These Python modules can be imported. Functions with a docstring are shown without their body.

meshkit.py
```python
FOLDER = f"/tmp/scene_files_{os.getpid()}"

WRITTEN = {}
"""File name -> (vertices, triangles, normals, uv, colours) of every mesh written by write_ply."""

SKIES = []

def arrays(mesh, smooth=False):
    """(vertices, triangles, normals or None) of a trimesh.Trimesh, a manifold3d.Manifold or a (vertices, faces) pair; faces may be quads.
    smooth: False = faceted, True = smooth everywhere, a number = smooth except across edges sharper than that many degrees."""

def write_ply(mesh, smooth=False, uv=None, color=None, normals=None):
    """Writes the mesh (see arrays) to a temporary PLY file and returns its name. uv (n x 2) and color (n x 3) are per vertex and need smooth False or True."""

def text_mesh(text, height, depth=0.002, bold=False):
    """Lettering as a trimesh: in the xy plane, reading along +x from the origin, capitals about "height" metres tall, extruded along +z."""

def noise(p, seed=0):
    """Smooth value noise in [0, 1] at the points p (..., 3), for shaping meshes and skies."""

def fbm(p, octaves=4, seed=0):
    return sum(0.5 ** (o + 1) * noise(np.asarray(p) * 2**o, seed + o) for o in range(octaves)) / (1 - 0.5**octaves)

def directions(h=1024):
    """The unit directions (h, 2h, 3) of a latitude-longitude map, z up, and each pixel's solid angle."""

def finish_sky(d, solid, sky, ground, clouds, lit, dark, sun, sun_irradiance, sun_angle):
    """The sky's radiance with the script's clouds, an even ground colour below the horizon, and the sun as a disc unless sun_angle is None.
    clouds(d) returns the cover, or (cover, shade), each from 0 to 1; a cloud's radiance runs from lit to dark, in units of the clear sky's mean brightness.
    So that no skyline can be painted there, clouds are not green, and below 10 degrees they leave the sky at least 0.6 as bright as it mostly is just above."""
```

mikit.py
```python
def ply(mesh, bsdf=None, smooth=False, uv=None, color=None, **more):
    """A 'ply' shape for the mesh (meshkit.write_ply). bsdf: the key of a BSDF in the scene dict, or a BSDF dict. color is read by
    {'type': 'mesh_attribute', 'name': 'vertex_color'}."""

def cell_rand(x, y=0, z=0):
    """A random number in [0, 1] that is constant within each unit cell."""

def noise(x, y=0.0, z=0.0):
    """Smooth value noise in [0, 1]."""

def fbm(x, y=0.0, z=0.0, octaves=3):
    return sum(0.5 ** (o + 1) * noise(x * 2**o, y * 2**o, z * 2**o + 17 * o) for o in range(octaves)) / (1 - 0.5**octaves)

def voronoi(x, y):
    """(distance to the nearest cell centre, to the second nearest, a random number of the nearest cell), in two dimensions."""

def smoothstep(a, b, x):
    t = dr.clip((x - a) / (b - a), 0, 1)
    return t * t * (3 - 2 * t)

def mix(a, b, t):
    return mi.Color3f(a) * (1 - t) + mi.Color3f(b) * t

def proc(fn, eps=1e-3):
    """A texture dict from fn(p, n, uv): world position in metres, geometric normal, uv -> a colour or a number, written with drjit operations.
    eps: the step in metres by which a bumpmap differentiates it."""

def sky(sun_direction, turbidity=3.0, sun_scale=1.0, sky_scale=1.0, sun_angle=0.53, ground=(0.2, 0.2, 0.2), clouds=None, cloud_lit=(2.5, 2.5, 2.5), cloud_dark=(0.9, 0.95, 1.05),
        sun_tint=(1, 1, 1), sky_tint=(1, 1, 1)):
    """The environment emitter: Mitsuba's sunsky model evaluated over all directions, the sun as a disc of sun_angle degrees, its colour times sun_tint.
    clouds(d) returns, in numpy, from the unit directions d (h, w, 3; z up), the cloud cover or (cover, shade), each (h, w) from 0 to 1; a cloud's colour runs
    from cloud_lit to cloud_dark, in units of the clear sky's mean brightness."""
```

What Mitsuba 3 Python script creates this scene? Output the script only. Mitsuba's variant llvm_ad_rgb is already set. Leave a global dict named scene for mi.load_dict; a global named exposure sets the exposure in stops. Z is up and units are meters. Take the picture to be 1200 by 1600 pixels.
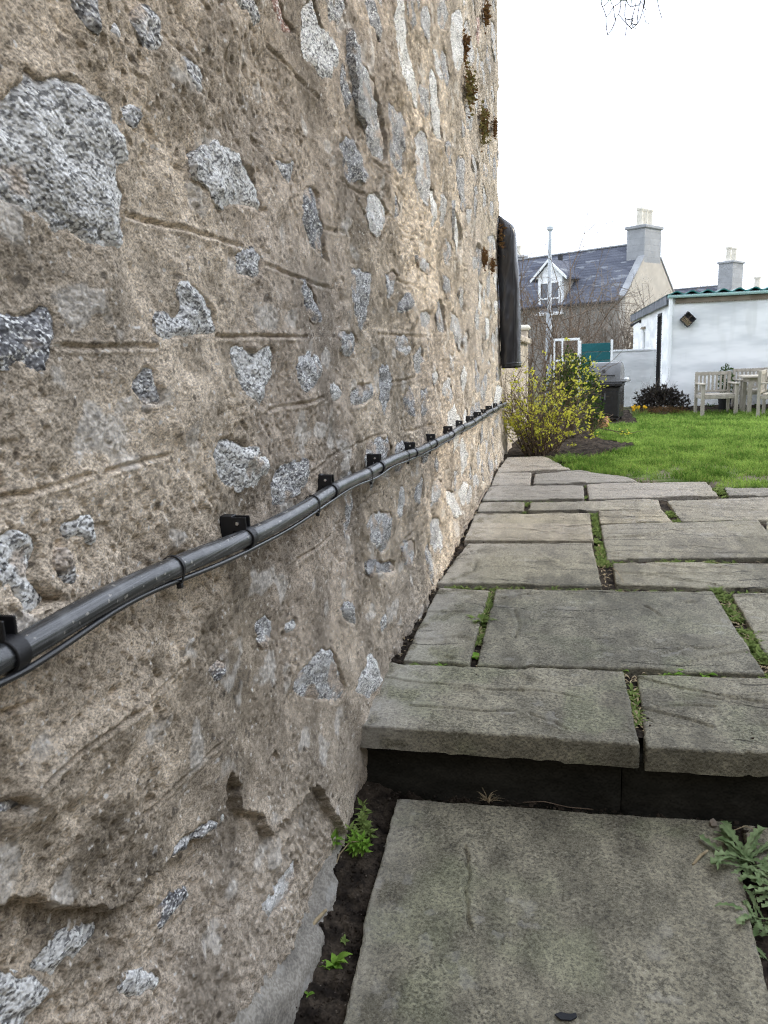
import math, random
import numpy as np, trimesh
import drjit as dr
import mitsuba as mi
import mikit, meshkit
from mikit import proc, noise, fbm, voronoi, cell_rand, smoothstep, mix
from scipy.spatial import Delaunay
import shapely
from shapely.geometry import Polygon, LineString, Point

# ------------------------------------------------------------------ camera, sky, exposure
T = mi.ScalarTransform4f
CAM = np.array([0.6108, 0.0, 1.1])
FWD = np.array([-0.2274212, 0.95221063, -0.2038983])
UP = np.array([-0.00648505, 0.20789932, 0.97812873])
scene = {}
labels = {}
scene['camera'] = {'type': 'thinlens', 'fov': 53.13, 'fov_axis': 'x', 'near_clip': 0.02, 'far_clip': 2000.0,
                   'aperture_radius': 0.0012, 'focus_distance': 2.1,
                   'to_world': T().look_at(origin=CAM.tolist(), target=(CAM + FWD).tolist(), up=UP.tolist())}


def cloud_layer(d):
    n = meshkit.fbm(d * np.array([2.2, 2.2, 5.0]) + 3.0, 4)
    return np.ones(d.shape[:2]), np.clip((n - 0.45) * 1.2, 0, 0.5)


scene['sky'] = mikit.sky((0.86, 0.30, 0.50), turbidity=3, sun_scale=0.17, sun_angle=6.0, clouds=cloud_layer,
                         cloud_lit=(2.30, 2.48, 2.82), cloud_dark=(1.78, 1.95, 2.3), sun_tint=(0.88, 0.98, 1.14))
exposure = 3.42

# ------------------------------------------------------------------ helpers
used = {}


def numbered(name):
    n = used.get(name, 0)
    used[name] = n + 1
    return name if n == 0 else '%s_%03d' % (name, n)


def obj(name, mesh, mat, parent=None, smooth=False, kind=None, label=None):
    key = numbered((parent + '__' + name) if parent else name)
    scene[key] = mikit.ply(mesh, mat, smooth=smooth)
    e = {}
    if kind:
        e['kind'] = kind
    if label:
        e['label'] = label
    if e:
        labels[key] = e
    return key


def thing(name, label, cat, group=None):
    key = numbered(name)
    labels[key] = {'label': label, 'category': cat}
    if group:
        labels[key]['group'] = group
    return key


def single(name, mesh, mat, label, cat, group=None, smooth=False):
    key = obj(name, mesh, mat, None, smooth)
    labels[key] = {'label': label, 'category': cat}
    if group:
        labels[key]['group'] = group
    return key


def cat_(ms):
    vs, fs, o = [], [], 0
    for m in ms:
        v, f = (m.vertices, m.faces) if hasattr(m, 'vertices') else m
        vs.append(np.asarray(v, float)); fs.append(np.asarray(f, int) + o); o += len(v)
    return np.vstack(vs), np.vstack(fs)


def box(x0, x1, y0, y1, z0, z1, ch=0.0, M=None):
    """box with chamfered vertical/horizontal edges"""
    if ch > 0:
        import manifold3d as m3
        pts = []
        for x, sx in ((x0, 1), (x1, -1)):
            for y, sy in ((y0, 1), (y1, -1)):
                for z, sz in ((z0, 1), (z1, -1)):
                    pts += [(x + sx * ch, y + sy * ch, z), (x + sx * ch, y, z + sz * ch), (x, y + sy * ch, z + sz * ch)]
        m = m3.Manifold.hull_points(np.array(pts)).to_mesh()
        v, f = np.array(m.vert_properties[:, :3], float), np.array(m.tri_verts)
    else:
        b = trimesh.creation.box((x1 - x0, y1 - y0, z1 - z0))
        v, f = b.vertices + [(x0 + x1) / 2, (y0 + y1) / 2, (z0 + z1) / 2], b.faces
    if M is not None:
        v = v @ M[:3, :3].T + M[:3, 3]
    return v, f


def tube(points, radii, sides=6, caps=True):
    p = np.asarray(points, float)
    r = np.broadcast_to(np.asarray(radii, float), (len(p),))
    t = np.gradient(p, axis=0)
    t /= np.linalg.norm(t, axis=1, keepdims=True) + 1e-12
    ref = np.where(np.abs(t[:, 2:]) < 0.9, [0, 0, 1.0], [1.0, 0, 0])
    if np.mean(np.abs(t[:, 2])) < 0.8:
        ref = np.tile([0.02, 0.01, 1.0], (len(p), 1))
    else:
        ref = np.tile([1.0, 0.3, 0.02], (len(p), 1))
    a = np.cross(t, ref)
    a /= np.linalg.norm(a, axis=1, keepdims=True) + 1e-12
    b = np.cross(t, a)
    ang = np.arange(sides) * 2 * np.pi / sides
    v = p[:, None] + r[:, None, None] * (np.cos(ang)[None, :, None] * a[:, None] + np.sin(ang)[None, :, None] * b[:, None])
    i, j = np.meshgrid(np.arange(len(p) - 1), np.arange(sides), indexing='ij')
    q = np.stack([i * sides + j, i * sides + (j + 1) % sides, (i + 1) * sides + (j + 1) % sides, (i + 1) * sides + j], -1).reshape(-1, 4)
    f = np.vstack([q[:, [0, 1, 2]], q[:, [0, 2, 3]]])
    v = v.reshape(-1, 3)
    if caps:
        n = len(v)
        v = np.vstack([v, p[:1], p[-1:]])
        k = np.arange(sides)
        f = np.vstack([f, np.stack([k * 0 + n, (k + 1) % sides, k], 1), np.stack([k * 0 + n + 1, (len(p) - 1) * sides + k, (len(p) - 1) * sides + (k + 1) % sides], 1)])
    return v, f


def lathe(profile, n=20, center=(0, 0, 0)):
    pr = np.array(profile, float)
    a = np.arange(n) * 2 * np.pi / n
    v = np.stack([pr[:, None, 0] * np.cos(a), pr[:, None, 0] * np.sin(a), np.repeat(pr[:, 1:2], n, 1)], -1).reshape(-1, 3) + center
    i, j = np.meshgrid(np.arange(len(pr) - 1), np.arange(n), indexing='ij')
    q = np.stack([i * n + j, i * n + (j + 1) % n, (i + 1) * n + (j + 1) % n, (i + 1) * n + j], -1).reshape(-1, 4)
    return v, np.vstack([q[:, [0, 1, 2]], q[:, [0, 2, 3]]])


def nz(a, b, c=0.0, f=1.0, o=1, seed=0):
    p = np.stack(np.broadcast_arrays(np.asarray(a, float) * f, np.asarray(b, float) * f, np.asarray(c, float) * f), -1)
    return (meshkit.fbm(p, o, seed) if o > 1 else meshkit.noise(p, seed))


def sstep(a, b, x):
    t = np.clip((x - a) / (b - a), 0, 1)
    return t * t * (3 - 2 * t)


def chaikin(p, n=1):
    p = np.asarray(p, float)
    for _ in range(n):
        q = np.roll(p, -1, 0)
        p = np.stack([0.78 * p + 0.22 * q, 0.22 * p + 0.78 * q], 1).reshape(-1, 2)
    return p


def ragged(poly, step, amp, seed, f=40.0):
    """the outline resampled every step metres and pushed about by noise"""
    P = Polygon(poly)
    if not P.is_valid:
        P = P.buffer(0)
    if P.geom_type != 'Polygon':
        P = max(P.geoms, key=lambda g: g.area)
    P = shapely.geometry.polygon.orient(P)
    L = P.exterior.length
    n = max(12, int(L / step))
    q = np.array([P.exterior.interpolate(k * L / n).coords[0] for k in range(n)])
    t = np.roll(q, -1, 0) - np.roll(q, 1, 0)
    nrm = np.stack([t[:, 1], -t[:, 0]], 1) / (np.linalg.norm(t, axis=1, keepdims=True) + 1e-9)
    w = (nz(q[:, 0], q[:, 1], 0.37, f, 3, seed) - 0.5) * 2
    q = q + nrm * (w * amp)[:, None]
    P = Polygon(q)
    if not P.is_valid:
        P = P.buffer(0)
        if P.geom_type != 'Polygon':
            P = max(P.geoms, key=lambda g: g.area)
    return shapely.geometry.polygon.orient(P)


def patch(P, spacing, height, depth, edge=(0.003, 0.010), seed=0):
    """a slab over polygon P: (u, v, h) vertices and triangles, h = height(u, v, distance to the outline), with a skirt depth below"""
    rng = np.random.default_rng(seed)
    ring = np.array(P.exterior.coords)[:-1]
    pts = [ring]
    for e in edge:
        g = P.buffer(-e)
        for h in getattr(g, 'geoms', [g]):
            if h.is_empty or h.exterior.length < 4 * spacing:
                continue
            L = h.exterior.length
            n = max(8, int(L / spacing))
            pts.append(np.array([h.exterior.interpolate(k * L / n).coords[0] for k in range(n)]))
    x0, y0, x1, y1 = P.bounds
    gx, gy = np.meshgrid(np.arange(x0, x1, spacing), np.arange(y0, y1, spacing))
    g = np.stack([gx.ravel(), gy.ravel()], 1) + rng.uniform(-0.3, 0.3, (gx.size, 2)) * spacing
    inner = P.buffer(-(edge[-1] + 0.5 * spacing))
    if not inner.is_empty:
        pts.append(g[shapely.contains_xy(inner, g[:, 0], g[:, 1])])
    p = np.vstack(pts)
    tri = Delaunay(p).simplices
    a, b, c = p[tri[:, 0]], p[tri[:, 1]], p[tri[:, 2]]
    area = (b[:, 0] - a[:, 0]) * (c[:, 1] - a[:, 1]) - (b[:, 1] - a[:, 1]) * (c[:, 0] - a[:, 0])
    tri = np.where((area < 0)[:, None], tri[:, ::-1], tri)
    cen = (a + b + c) / 3
    tri = tri[shapely.contains_xy(P, cen[:, 0], cen[:, 1]) & (np.abs(area) > 1e-10)]
    d = shapely.distance(shapely.points(p), P.exterior)
    h = height(p[:, 0], p[:, 1], d)
    v = np.column_stack([p, h])
    n = len(ring)
    k = np.arange(n)
    low = np.column_stack([ring, h[:n] - depth])
    m = len(v)
    v = np.vstack([v, low])
    f = np.vstack([tri, np.stack([k, m + k, (k + 1) % n], 1), np.stack([(k + 1) % n, m + k, m + (k + 1) % n], 1)])
    return v, f


def leaves(pos, dirs, length, width, rng, fold=0.25, up=None):
    """small folded diamond leaves"""
    pos = np.asarray(pos, float); n = len(pos)
    d = dirs / (np.linalg.norm(dirs, axis=1, keepdims=True) + 1e-9)
    r = rng.normal(size=(n, 3)) if up is None else np.tile(up, (n, 1)) + rng.normal(size=(n, 3)) * 0.25
    s = np.cross(d, r); s /= np.linalg.norm(s, axis=1, keepdims=True) + 1e-9
    nn = np.cross(s, d)
    L = np.broadcast_to(length, (n,))[:, None]; W = np.broadcast_to(width, (n,))[:, None]
    mid = pos + d * L * 0.45
    v = np.stack([pos, mid + s * W * 0.5 + nn * W * fold, pos + d * L - nn * L * 0.12, mid - s * W * 0.5 + nn * W * fold, mid + nn * L * 0.03], 1).reshape(-1, 3)
    b = np.arange(n)[:, None] * 5
    f = np.concatenate([b + [0, 1, 4], b + [1, 2, 4], b + [4, 2, 3], b + [0, 4, 3]], 0)
    return v, f


def strap(base, az, length, width, lift, rng, lobes=0, segs=8, droop=1.0, fold=0.2):
    """one long leaf: leaves the ground at lift radians, droops; lobes cut its margin"""
    t = np.linspace(0, 1, segs * (2 if lobes else 1) + 1)
    ang = lift - droop * t ** 1.3 * (lift + 0.15)
    dx = np.concatenate([[0], np.cumsum(np.cos((ang[1:] + ang[:-1]) / 2) * np.diff(t))]) * length
    dz = np.concatenate([[0], np.cumsum(np.sin((ang[1:] + ang[:-1]) / 2) * np.diff(t))]) * length
    w = width * np.clip(np.sin(np.pi * np.clip(t, 0.03, 1) ** 0.75), 0.06, 1)
    if lobes:
        w = width * (0.12 + 0.88 * t ** 0.7) * np.where(np.arange(len(t)) % 2 == 0, 0.5, 1.0) * np.where(t > 0.97, 0.1, 1)
    side = az + rng.normal() * 0.3 * t
    c, s = np.cos(side), np.sin(side)
    px, py = base[0] + c * dx, base[1] + s * dx
    pz = base[2] + dz
    nx, ny = -np.sin(az), np.cos(az)
    wav = fold * w + (rng.normal(size=len(t)) * 0.08 * width if lobes else 0)
    Lf = np.stack([px + nx * w / 2, py + ny * w / 2, pz + wav], 1)
    R = np.stack([px - nx * w / 2, py - ny * w / 2, pz + wav], 1)
    Cc = np.stack([px, py, pz], 1)
    v = np.vstack([Lf, Cc, R])
    n = len(t); k = np.arange(n - 1)
    f = []
    for o in (0, n):
        f += [np.stack([o + k, o + n + k, o + k + 1], 1), np.stack([o + k + 1, o + n + k, o + n + k + 1], 1)]
    return v, np.vstack(f)


# ------------------------------------------------------------------ materials
def bsdf(name, d, two=True):
    scene[name] = {'type': 'twosided', 'inner': d} if two else d


def rough_mat(name, fn, bump=None, scale=0.001, rough=0.9, spec=0.25, eps=8e-4, **more):
    d = {'type': 'principled', 'base_color': proc(fn) if callable(fn) else {'type': 'rgb', 'value': list(fn)}, 'roughness': rough if not callable(rough) else proc(rough), 'specular': spec, **more}
    if bump is not None:
        d = {'type': 'bumpmap', 'arbitrary': proc(bump, eps), 'scale': scale, 'inner': d}
    bsdf(name, d)


def c3(r, g, b):
    return mi.Color3f(r, g, b)


def mortar_col(p, n, uv):
    a = fbm(p.x * 2.1, p.y * 2.1, p.z * 2.1, 3)
    b = fbm(p.x * 17 + 5, p.y * 17, p.z * 17, 3)
    g1 = dr.clip((fbm(p.x * 150, p.y * 120 + p.z * 90, p.z * 120 - p.y * 90, 3) - 0.5) * 2.2 + 0.5, 0, 1)
    g2 = smoothstep(0.2, 0.8, noise(p.x * 430, p.y * 430, p.z * 430))
    g3 = noise(p.x * 120 + 7, p.y * 120, p.z * 120)
    c = mix((0.265, 0.222, 0.168), (0.60, 0.51, 0.40), smoothstep(0.3, 0.7, a * 0.5 + b * 0.5))
    c = mix(c, c3(0.41, 0.35, 0.29), smoothstep(0.5, 0.75, noise(p.x * 1.1 + 9, p.y * 1.1, p.z * 1.1)) * 0.6)
    # a colder, greyer wash low down near the ground and paler bleached render far along the wall
    c = mix(c, c3(0.34, 0.30, 0.25), smoothstep(0.45, -0.15, p.z + 0.25 * (a - 0.5)) * 0.55)
    c = mix(c, c3(0.42, 0.385, 0.335), smoothstep(2.0, 6.0, p.y) * 0.35)
    g4 = smoothstep(0.15, 0.85, noise(p.x * 820, p.y * 820, p.z * 820))
    s = g1 * 0.34 + g2 * 0.40 + g4 * 0.26
    c = c * (0.28 + 1.44 * s)
    c = c * (1 + smoothstep(1.8, 3.5, p.y) * 1.5 * (fbm(p.x * 85, p.y * 60, p.z * 95, 2) - 0.5))
    # damp, darker weathering in broad irregular streaks
    c = c * (1 - 0.34 * smoothstep(0.50, 0.68, fbm(p.x * 3.5 + 60, p.y * 5.0, p.z * 2.6, 4)))
    c = mix(c, c3(0.62, 0.60, 0.56), smoothstep(0.74, 0.86, g1 * 0.4 + g3 * 0.6) * 0.9)
    c = mix(c, c3(0.05, 0.042, 0.035), smoothstep(0.68, 0.80, fbm(p.x * 85, p.y * 70 + 3, p.z * 60, 2)) * 0.6)
    lime = smoothstep(0.66, 0.74, fbm(p.x * 11 + 31, p.y * 11, p.z * 11, 3))
    c = mix(c, c3(0.60, 0.575, 0.53) * (0.6 + 0.7 * g1), lime * 0.55)
    return c


def mortar_bump(p, n, uv):
    return 2.6 * smoothstep(2.0, 4.0, p.y) * fbm(p.x * 65, p.y * 45, p.z * 75, 3) + 0.45 * noise(p.x * 210, p.y * 210, p.z * 210) + 0.45 * noise(p.x * 430, p.y * 430, p.z * 430) + 0.6 * fbm(p.x * 80, p.y * 80, p.z * 80, 2)


rough_mat('mat_mortar', mortar_col, mortar_bump, 0.0027, 0.95, 0.15)


def granite(lo, hi, dark, seed, darkness):
    smear = 0.68 if seed == 1.0 else 0.57

    def fn(p, n, uv):
        # grain stretched a little along the bed
        q = mi.Point3f(p.x + seed, p.y * 0.8 + p.z * 0.25, p.z)
        a = fbm(q.x * 9, q.y * 9, q.z * 9, 3)
        w = (fbm(q.x * 40, q.y * 40, q.z * 40, 2) - 0.5) * 0.02
        m1 = fbm((q.x + w) * 190, (q.y * 0.8 + q.z * 0.3 + w) * 150, (q.z - q.y * 0.35) * 190, 2)
        m2 = smoothstep(0.2, 0.8, noise(q.x * 330, q.y * 330, q.z * 330))
        c = mix(lo, hi, smoothstep(0.25, 0.75, a * 0.6 + m2 * 0.4))
        c = mix(c, mi.Color3f(dark), smoothstep(0.47, 0.66, m1) * darkness)
        c = mix(c, c3(0.86, 0.86, 0.83), smoothstep(0.58, 0.78, 0.5 * m2 + 0.5 * noise(q.x * 170, q.y * 170 + 11, q.z * 170)) * 0.9)
        c = mix(c, c3(0.03, 0.03, 0.033), smoothstep(0.72, 0.86, noise(q.x * 290, q.y * 290 + 50, q.z * 290)) * 0.8)
        # mortar smears
        return mix(c, c3(0.42, 0.35, 0.28) * (0.5 + m2), smoothstep(smear, smear + 0.10, fbm(q.x * 16 + 80, q.y * 16, q.z * 16, 4)) * 0.85)
    return fn


def granite_bump(p, n, uv):
    return 0.5 * noise(p.x * 290, p.y * 290, p.z * 290) + fbm(p.x * 90, p.y * 90 + p.z * 30, p.z * 90, 3)


for nm, lo, hi, dk, sd, dn in (('L', (0.52, 0.52, 0.51), (0.84, 0.84, 0.81), (0.11, 0.11, 0.11), 1.0, 0.85),
                               ('G', (0.30, 0.298, 0.295), (0.58, 0.58, 0.575), (0.075, 0.075, 0.078), 4.0, 0.85),
                               ('D', (0.17, 0.17, 0.175), (0.40, 0.40, 0.41), (0.045, 0.045, 0.05), 7.0, 0.8),
                               ('P', (0.36, 0.22, 0.18), (0.50, 0.33, 0.27), (0.22, 0.12, 0.10), 11.0, 0.6),
                               ('W', (0.55, 0.55, 0.54), (0.70, 0.70, 0.68), (0.30, 0.30, 0.30), 14.0, 0.5)):
    rough_mat('mat_stone_' + nm, granite(lo, hi, dk, sd, dn), granite_bump, 0.0048, 0.8, 0.3)


def cement_col(p, n, uv):
    a = fbm(p.x * 10, p.y * 10, p.z * 10, 4)
    g = noise(p.x * 230, p.y * 230, p.z * 230)
    c = mix((0.14, 0.13, 0.115), (0.30, 0.28, 0.245), smoothstep(0.3, 0.7, a)) * (0.78 + 0.44 * smoothstep(0.2, 0.8, g))
    return mix(c, c3(0.5, 0.5, 0.48), smoothstep(0.6, 0.75, fbm(p.x * 22 + 4, p.y * 22, p.z * 22, 3)) * 0.35)


rough_mat('mat_cement', cement_col, mortar_bump, 0.0012, 0.9, 0.2)


def slab_crack(p):
    # thin dark lines where the bedding of the stone has split, mostly across the path on the upper flags
    low = smoothstep(-0.1, -0.2, p.z)
    u, v = p.x * (1 - low) + p.y * low, p.y * (1 - low) + p.x * low
    t = v * 8.5 + 2.2 * fbm(u * 1.6 + 3.0, v * 2.2, 0.7, 4) + 0.25 * fbm(u * 14, v * 14, 0.2, 2)
    f = dr.abs(t - dr.floor(t) - 0.5)
    wd = 0.016 + 0.036 * noise(u * 8, v * 8, 2.0)
    keep = smoothstep(0.49, 0.60, fbm(u * 3.2 + 20, v * 6.0, 5.0, 3)) * (1 - low)
    return smoothstep(wd, wd * 0.3, f) * keep


def slab_base(p, tint, sd):
    r = cell_rand(dr.floor(p.x * 1.1 + 0.3), dr.floor(p.y * 1.25))
    a = fbm(p.x * 3.2 + sd, p.y * 3.2, p.z * 3.2, 4)
    b = fbm(p.x * 22, p.y * 11, p.z * 22, 3)
    q = mi.Point3f(p.x * 0.8 + p.y * 0.6, p.y * 0.8 - p.x * 0.6, p.z)
    g1 = dr.clip((fbm(q.x * 170, q.y * 170, q.z * 170, 4) - 0.5) * 2.3 + 0.5, 0, 1)
    g2 = smoothstep(0.2, 0.8, noise(p.x * 520, p.y * 520, p.z * 520))
    g = 0.68 * g1 + 0.32 * g2
    c = mix((0.115, 0.105, 0.077), (0.25, 0.229, 0.170), smoothstep(0.28, 0.72, 0.5 * a + 0.5 * b))
    c = mix(c, c3(0.28, 0.255, 0.225), smoothstep(3.3, 6.5, p.y + (r - 0.5) * 1.6) * 0.75)   # cleaner, mauve flags further along
    c = mix(c, c3(0.24, 0.27, 0.15), smoothstep(0.52, 0.72, fbm(p.x * 6 + 40, p.y * 6, p.z * 6, 3)) * smoothstep(4.0, 2.0, p.y) * 0.22)
    c = c * tint * (0.36 + 1.28 * g)
    c = mix(c, c3(0.46, 0.44, 0.39), smoothstep(0.80, 0.95, 0.5 * g1 + 0.5 * noise(p.x * 90, p.y * 90, 3.3)) * 0.4)
    c = mix(c, c3(0.52, 0.51, 0.49), smoothstep(0.60, 0.68, fbm(p.x * 26 + 15, p.y * 26, 2.2, 4)) * smoothstep(0.52, 0.66, fbm(p.x * 5 + sd, p.y * 5, 1.0, 2)) * 0.14)
    c = mix(c, c3(0.42, 0.40, 0.38), smoothstep(0.30, 0.02, p.x) * 0.35 * smoothstep(0.4, 0.6, b + 0.1))
    return mix(c, c3(0.025, 0.024, 0.022), slab_crack(p) * 0.85)


def slab_bump(p, n, uv):
    return 0.7 * noise(p.x * 210, p.y * 210, p.z * 210) + 0.5 * fbm(p.x * 90, p.y * 90, p.z * 90, 3)


def flag_bump(p, n, uv):
    return slab_bump(p, n, uv) - 1.6 * slab_crack(p)


for nm, tint, sd in (('a', (1.0, 1.0, 1.0), 0.0), ('b', (0.84, 0.85, 0.86), 5.0), ('c', (1.13, 1.10, 1.06), 9.0)):
    rough_mat('mat_slab_' + nm, (lambda tint, sd: lambda p, n, uv: slab_base(p, mi.Color3f(tint), sd))(tint, sd), flag_bump, 0.0032, 0.75, 0.35)


def soil_col(p, n, uv):
    a = fbm(p.x * 30, p.y * 30, p.z * 30, 4)
    g = noise(p.x * 260, p.y * 260, p.z * 260)
    c = mix((0.013, 0.010, 0.008), (0.050, 0.039, 0.029), smoothstep(0.3, 0.7, a)) * (0.5 + g)
    return mix(c, c3(0.28, 0.25, 0.21), smoothstep(0.80, 0.9, 0.5 * g + 0.5 * noise(p.x * 110, p.y * 110, p.z * 110)) * 0.7)


rough_mat('mat_soil', soil_col, slab_bump, 0.003, 0.95, 0.15)


def ground_col(p, n, uv):
    a = fbm(p.x * 0.6, p.y * 0.6, 0.0, 4)
    return mix((0.06, 0.075, 0.03), (0.12, 0.11, 0.06), a)


rough_mat('mat_ground', ground_col)


def lawn_col(p, n, uv):
    a = fbm(p.x * 2.5, p.y * 2.5, 0.0, 3)
    b = fbm(p.x * 25, p.y * 25, 0.0, 3)
    c = mix((0.045, 0.075, 0.018), (0.09, 0.13, 0.03), a * 0.5 + b * 0.5)
    return mix(c, c3(0.13, 0.11, 0.08), smoothstep(0.46, 0.58, fbm(p.x * 4, p.y * 4, 4.0, 3)) * smoothstep(8.5, 6.2, p.y))


rough_mat('mat_lawn', lawn_col)


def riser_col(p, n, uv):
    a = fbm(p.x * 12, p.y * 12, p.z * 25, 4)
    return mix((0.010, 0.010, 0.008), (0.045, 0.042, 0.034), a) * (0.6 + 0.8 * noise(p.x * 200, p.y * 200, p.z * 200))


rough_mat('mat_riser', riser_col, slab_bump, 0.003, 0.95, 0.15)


def grass_col(p, n, uv):
    a = fbm(p.x * 2.2, p.y * 2.2, 0.0, 3)
    r = 0.5 * noise(p.x * 60, p.y * 60, 1.0) + 0.5 * noise(p.x * 9, p.y * 9, 3.0)
    c = mix((0.085, 0.175, 0.028), (0.33, 0.48, 0.11), smoothstep(0.3, 0.7, 0.4 * a + 0.6 * r))
    return mix(c, c3(0.36, 0.33, 0.13), smoothstep(0.78, 0.9, noise(p.x * 90 + 9, p.y * 90, 2.0)) * 0.7)


def leafy(name, fn, trans=0.7, rough=0.5):
    scene[name] = {'type': 'principledthin', 'base_color': proc(fn) if callable(fn) else {'type': 'rgb', 'value': list(fn)}, 'roughness': rough, 'diff_trans': trans, 'spec_trans': 0.0, 'eta': 1.4}


leafy('mat_grass', grass_col, 0.8)


def var(c0, c1, f=40.0):
    def fn(p, n, uv):
        return mix(c0, c1, noise(p.x * f, p.y * f, p.z * f))
    return fn


leafy('mat_leaf_yellow', var((0.46, 0.52, 0.06), (0.78, 0.72, 0.14)), 0.9)
leafy('mat_leaf_dark', var((0.025, 0.05, 0.012), (0.07, 0.12, 0.03)), 0.4)
leafy('mat_leaf_weed', var((0.11, 0.17, 0.045), (0.28, 0.35, 0.12), 60.0), 0.5, 0.35)
leafy('mat_leaf_bright', var((0.14, 0.30, 0.04), (0.30, 0.48, 0.09), 60.0), 0.7, 0.35)
leafy('mat_leaf_dandelion', var((0.09, 0.145, 0.055), (0.30, 0.38, 0.20), 70.0), 0.35, 0.3)
leafy('mat_leaf_purple', var((0.02, 0.015, 0.02), (0.06, 0.055, 0.04)), 0.3)
leafy('mat_leaf_moss', var((0.10, 0.085, 0.035), (0.22, 0.19, 0.07), 60.0), 0.4)
leafy('mat_leaf_rust', var((0.10, 0.045, 0.03), (0.20, 0.13, 0.05), 60.0), 0.4)
leafy('mat_petal_yellow', (0.8, 0.55, 0.05), 0.6)
rough_mat('mat_twig', var((0.07, 0.05, 0.035), (0.20, 0.15, 0.11), 30.0))
rough_mat('mat_twig_grey', var((0.09, 0.075, 0.06), (0.24, 0.20, 0.165), 3.0))
rough_mat('mat_straw', var((0.22, 0.17, 0.10), (0.42, 0.34, 0.22), 60.0))


def pipe_col(p, n, uv):
    s = fbm(p.y * 5.0, p.x * 420, p.z * 420, 3)
    d = fbm(p.x * 40, p.y * 40, p.z * 40, 3)
    c = mix((0.022, 0.024, 0.027), (0.10, 0.104, 0.11), smoothstep(0.45, 0.75, s))
    c = mix(c, c3(0.16, 0.163, 0.163), smoothstep(0.55, 0.75, d) * 0.35)
    return mix(c, c3(0.35, 0.33, 0.30), smoothstep(0.84, 0.9, noise(p.x * 170, p.y * 170, p.z * 170)) * 0.7)


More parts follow.
